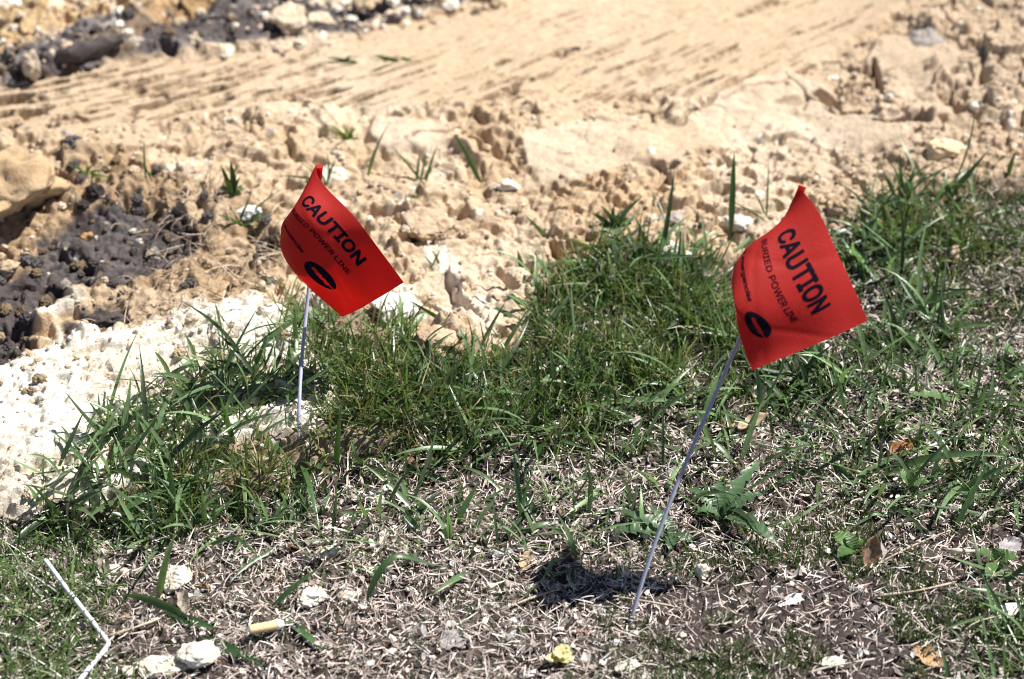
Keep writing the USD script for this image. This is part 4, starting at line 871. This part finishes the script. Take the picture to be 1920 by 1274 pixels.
# ------------------------------------------------------------------ cigarette end, flower, bent wire
a, b = ground_at(468, 1180, .0085), ground_at(531, 1170, .0085)
cg = thing('cigarette_end', (a + b) / 2, 'cork tipped cigarette end lying in the litter at the lower left', 'cigarette end')
o = (a + b) / 2; d = b - a
def seg(t0, t1, r, n_=10, bend=0.0):
    t = np.linspace(t0, t1, n_); p = a - o + d * t[:, None]; return p
v, f = tube_mesh(seg(0, .80, 0), np.r_[.0034, np.full(8, .0037), .0037], 20); v = v * [1, 1, .82]; put('filter', (v, f), M_filter, cg, 40)
v, f = tube_mesh(seg(-.012, .01, 0, 3), .0031, 16); put('filter_fibre', (v * [1, 1, .82], f), M_paper, cg, 40)
v, f = tube_mesh(seg(.80, 1.0, 0), np.r_[.00385, .0039, .0038, .0038, .0036, .0035, .0033, .0031, .0030, .0028], 20); put('paper', (v, f), M_paper, cg, 40)
g = ground_at(1052, 1230, .006)
fl = thing('yellow_flower', g, 'crumpled pale yellow fallen flower at the bottom edge', 'flower')
r_ = np.random.default_rng(77)
for k in range(8):
    az = k * 6.283 / 8 + r_.normal(0, .25); el = r_.uniform(.1, 1.1); L_ = r_.uniform(.009, .013)
    u, v = np.meshgrid(np.linspace(0, 1, 9), np.linspace(-1, 1, 7), indexing='ij')
    wid = .0055 * np.sin(np.clip(u * 1.05 + .15, 0, 1.2) * 2.2)
    x = L_ * u * math.cos(el); y = v * wid; z = L_ * u * math.sin(el) * (1 - .5 * u) + .0012 * np.sin(v * 5 + u * 7 + k) + .001 * r_.normal(size=u.shape) * .5
    c, s = math.cos(az), math.sin(az)
    V = np.stack([x * c - y * s, x * s + y * c, z], -1).reshape(-1, 3)
    i = (np.arange(8)[:, None] * 7 + np.arange(6)[None]).ravel()
    put('petal', (V, np.vstack([np.stack([i, i + 7, i + 8], -1), np.stack([i, i + 8, i + 1], -1)])), M_petal, fl, True)
pts = [ground_at(82, 1046, .016), ground_at(120, 1098, .015), ground_at(165, 1155, .013), ground_at(196, 1196, .011), ground_at(204, 1206, .011), ground_at(199, 1216, .011), ground_at(175, 1244, .012), ground_at(130, 1300, .013)]
dense = np.vstack([np.linspace(p, q_, 5, endpoint=False) for p, q_ in zip(pts[:-1], pts[1:])] + [pts[-1][None]])
dense = ndimage.gaussian_filter1d(dense, 1.2, axis=0, mode='nearest')
v, f = tube_mesh(dense, .0018, 12)
tag(put('bent_wire', (v, f), M_whitewire, None, 50), 'white plastic coated wire bent at an angle, lying in the near left grass', 'wire')

# ------------------------------------------------------------------ the two marking flags
INCH = .0254
def polymap(text, height, bold):
    mesh = meshkit.text_mesh(text, height, .001, bold)
    v, f = np.array(mesh.vertices), np.array(mesh.faces)
    top = np.all(v[f][:, :, 2] > .0005, axis=1)
    from shapely import union_all, Polygon as Pg
    grown = union_all([Pg(t[:, :2]).buffer(1e-6) for t in v[f[top]]]).buffer(height * (.030 if bold else .036)).simplify(height * .006)
    tv, tf, k = [], [], 0
    for g_ in getattr(grown, 'geoms', [grown]):
        a_, b_ = trimesh.creation.triangulate_polygon(g_, engine='earcut')
        tv.append(a_); tf.append(b_ + k); k += len(a_)
    return np.vstack(tv), np.vstack(tf)
def ripple(u, v, seed):                                # shallow creases and waves in the vinyl, metres
    w = .0007 * np.sin(u * 2.1 + v * 1.3 + seed) + .0006 * np.sin(u * 1.1 - v * 2.9 + 2 * seed)
    for a, b, c in ((.9, .45, 2.4), (.35, -.93, -1.6), (.75, .66, 4.6)):
        w = w - .0004 * np.exp(-((u * a + v * b - c - .3 * seed) / .16) ** 2)
    return w * sstep(0, 1.2, u)
def marking_flag(label, foot, tip_px, tip_depth, low_px, ctrl, wire_bow, seed):
    """ctrl: for v = 0, 2, 4 inches five (layout x, layout y, depth in mm behind the wire tip) along u = 0 .. 5 inches."""
    g = ground_at(*foot, -.0015)
    t = thing('marking_flag', g, label, 'marking flag')
    tip = at_depth(*tip_px, tip_depth)
    low = at_depth(*low_px[:2], tip_depth + low_px[2] * mmx)
    c = spline([g, g + (low - g) * .5 + wire_bow, low, tip], 30)
    v, f = tube_mesh(c - g, .00148, 12); put('wire', (v, f), M_wire, t, 50)
    cc = spline([g, g + (low - g) * .5 + wire_bow, low, tip], 91)[70:]
    hem = np.vstack([cc, tip + (cc[-1] - cc[-2]) / np.linalg.norm(cc[-1] - cc[-2]) * .0018])
    v, f = tube_mesh(hem - g, .0030 + .0002 * np.sin(np.arange(len(hem)) * .9 + seed), 14)
    hem_mesh = (v, f)
    us, vs = np.linspace(0, 5, len(ctrl[0])), np.linspace(0, 4, len(ctrl))
    Q = np.array([[at_depth(px, py, tip_depth + dz * mmx) for px, py, dz in row] for row in ctrl])   # v, u, 3
    kv = min(3, len(vs) - 1)
    sp = [RectBivariateSpline(us, vs, Q[:, :, k].T, kx=3, ky=kv) for k in range(3)]
    def surf(u, v, off=0.0):
        p = np.stack([s.ev(u, v) for s in sp], -1)
        du = np.stack([s.ev(u, v, dx=1) for s in sp], -1); dv = np.stack([s.ev(u, v, dy=1) for s in sp], -1)
        n_ = np.cross(dv, du); n_ /= np.linalg.norm(n_, axis=-1, keepdims=True)
        if flip: n_ = -n_
        return p + n_ * np.asarray(off)[..., None] if np.ndim(off) else p + n_ * off
    flip = False
    mid = surf(np.array([3.0]), np.array([1.5]), 0.0)[0]; n0 = surf(np.array([3.0]), np.array([1.5]), 1.0)[0] - mid
    if n0 @ (EYE - mid) < 0: flip = True
    # report real size
    nu, nv = 101, 81
    U, W = np.meshgrid(np.linspace(0, 5, nu), np.linspace(0, 4, nv), indexing='ij')
    rip = ripple(U, W, seed)
    front = surf(U, W, rip + .00012); back = surf(U, W, rip - .00012)
    P0 = surf(U, W)
    print('flag size m', np.linalg.norm(np.diff(P0, axis=0), axis=-1).sum(0)[[0, 40, 80]], np.linalg.norm(np.diff(P0, axis=1), axis=-1).sum(1)[[0, 50, 100]])
    V = np.concatenate([front.reshape(-1, 3), back.reshape(-1, 3)])
    i = (np.arange(nu - 1)[:, None] * nv + np.arange(nv - 1)[None]).ravel()
    Fq = np.vstack([np.stack([i, i + nv, i + nv + 1], -1), np.stack([i, i + nv + 1, i + 1], -1)])
    n1 = nu * nv
    per = np.r_[np.arange(nu) * nv, (nu - 1) * nv + np.arange(1, nv), (np.arange(nu - 2, -1, -1)) * nv + nv - 1, np.arange(nv - 2, 0, -1)]
    nx = np.roll(per, -1)
    F = np.vstack([Fq, Fq[:, ::-1] + n1, np.stack([per, nx, nx + n1], -1), np.stack([per, nx + n1, per + n1], -1)])
    sheet = put('sheet', (V - g, F), M_flag, t, 60)
    put('hem', hem_mesh, M_flag, sheet, 60)               # the edge folded round the wire
    def print_on(v2, f2, mtl, name, max_edge):
        mesh = trimesh.Trimesh(np.column_stack([v2, np.zeros(len(v2))]), f2, process=False)
        vv, ff = trimesh.remesh.subdivide_to_size(mesh.vertices, mesh.faces, max_edge)
        rp = ripple(vv[:, 0], vv[:, 1], seed)
        put(name, (surf(vv[:, 0], vv[:, 1], rp + .00030) - g, ff), mtl, sheet, False)
    for text, u0, v0, cap, length, bold, mtl, slant in [('CAUTION', 1.02, 1.32, .54, 2.80, True, M_ink, 0), ('BURIED POWER LINE', 1.02, 1.98, .205, 2.80, False, M_faint, 0), ('in emergencies', 1.12, 2.92, .18, 1.45, True, M_faint, .15)]:
        v2, f2 = polymap(text, cap, bold)
        wd = v2[:, 0].max() - v2[:, 0].min()
        v2[:, 0] = (v2[:, 0] - v2[:, 0].min()) * (length / wd)
        print_on(np.column_stack([u0 + v2[:, 0] + slant * v2[:, 1], v0 - v2[:, 1]]), f2, mtl, 'lettering', .12)
    # the oval emblem: dark ellipse with a stepped strip left red, open at its right end
    from shapely.geometry import Point, Polygon
    from shapely import affinity
    el = affinity.rotate(affinity.scale(Point(0, 0).buffer(1, 32), .56, .40), -8)
    strip = Polygon([(-.34, -.03), (-.30, -.09), (-.14, -.08), (-.13, -.05), (.02, -.08), (.04, -.04), (.20, -.07), (.22, -.03), (.34, -.05), (.36, .0), (.7, .0), (.7, .06), (.36, .06), (.34, .12), (.20, .12), (.18, .08),
                     (.04, .12), (.01, .08), (-.12, .11), (-.16, .07), (-.32, .06)])
    em = el.difference(strip)
    tv, tf = [], []
    for gpoly in getattr(em, 'geoms', [em]):
        a_, b_ = trimesh.creation.triangulate_polygon(gpoly, engine='earcut')
        tf.append(b_ + sum(map(len, tv))); tv.append(a_)
    tv, tf = np.vstack(tv), np.vstack(tf)
    print_on(np.column_stack([3.42 + tv[:, 0], 3.02 + tv[:, 1]]), tf, M_ink, 'emblem', .12)
    return t

# right flag: leans right and away; the free end hangs towards the camera
foot2 = ground_at(1181, 1172)
tip2 = foot2 + np.array([.148, .215, .262])
D2 = depth_of(tip2) - .040
marking_flag('larger red caution flag on the right, its wire leaning right over the shadow', (1181, 1172), (1503, 354), D2, (1392, 625, 12),
             [[(1497, 352, -5), (1536, 402, -7), (1567, 467, -7), (1598, 535, -4), (1628, 602, 0)],
              [(1474, 402, 4), (1478, 442, -14), (1508, 512, -16), (1541, 577, -11), (1573, 627, -5)],
              [(1455, 450, 8), (1428, 462, -16), (1448, 545, -24), (1484, 604, -16), (1519, 650, -8)],
              [(1440, 498, 10), (1390, 478, -10), (1398, 562, -30), (1430, 624, -20), (1465, 673, -10)],
              [(1425, 560, 10), (1378, 520, -2), (1374, 566, -30), (1388, 632, -22), (1410, 695, -10)]], np.array([-.004, .0, .004]), 0)
# left flag
foot1 = ground_at(561, 842)
tip1 = foot1 + np.array([.018, .070, .232])
D1 = depth_of(tip1) + .075
marking_flag('red caution flag on the left, its wire standing in the grass by the chalk', (561, 842), (598, 316), D1, (577, 560, 42),
             [[(593, 312, -4), (612, 352, -12), (660, 402, -12), (710, 466, -6), (757, 530, 0)],
              [(582, 340, 4), (580, 378, -16), (628, 428, -14), (678, 490, 0), (727, 548, 12)],
              [(578, 385, 18), (550, 402, -14), (594, 450, -14), (648, 512, 6), (698, 566, 24)],
              [(574, 430, 28), (532, 422, 0), (560, 474, -10), (617, 532, 14), (668, 583, 38)],
              [(574, 470, 36), (530, 440, 14), (534, 482, 2), (590, 548, 24), (641, 597, 52)]], np.array([-.002, 0, .002]), 2)
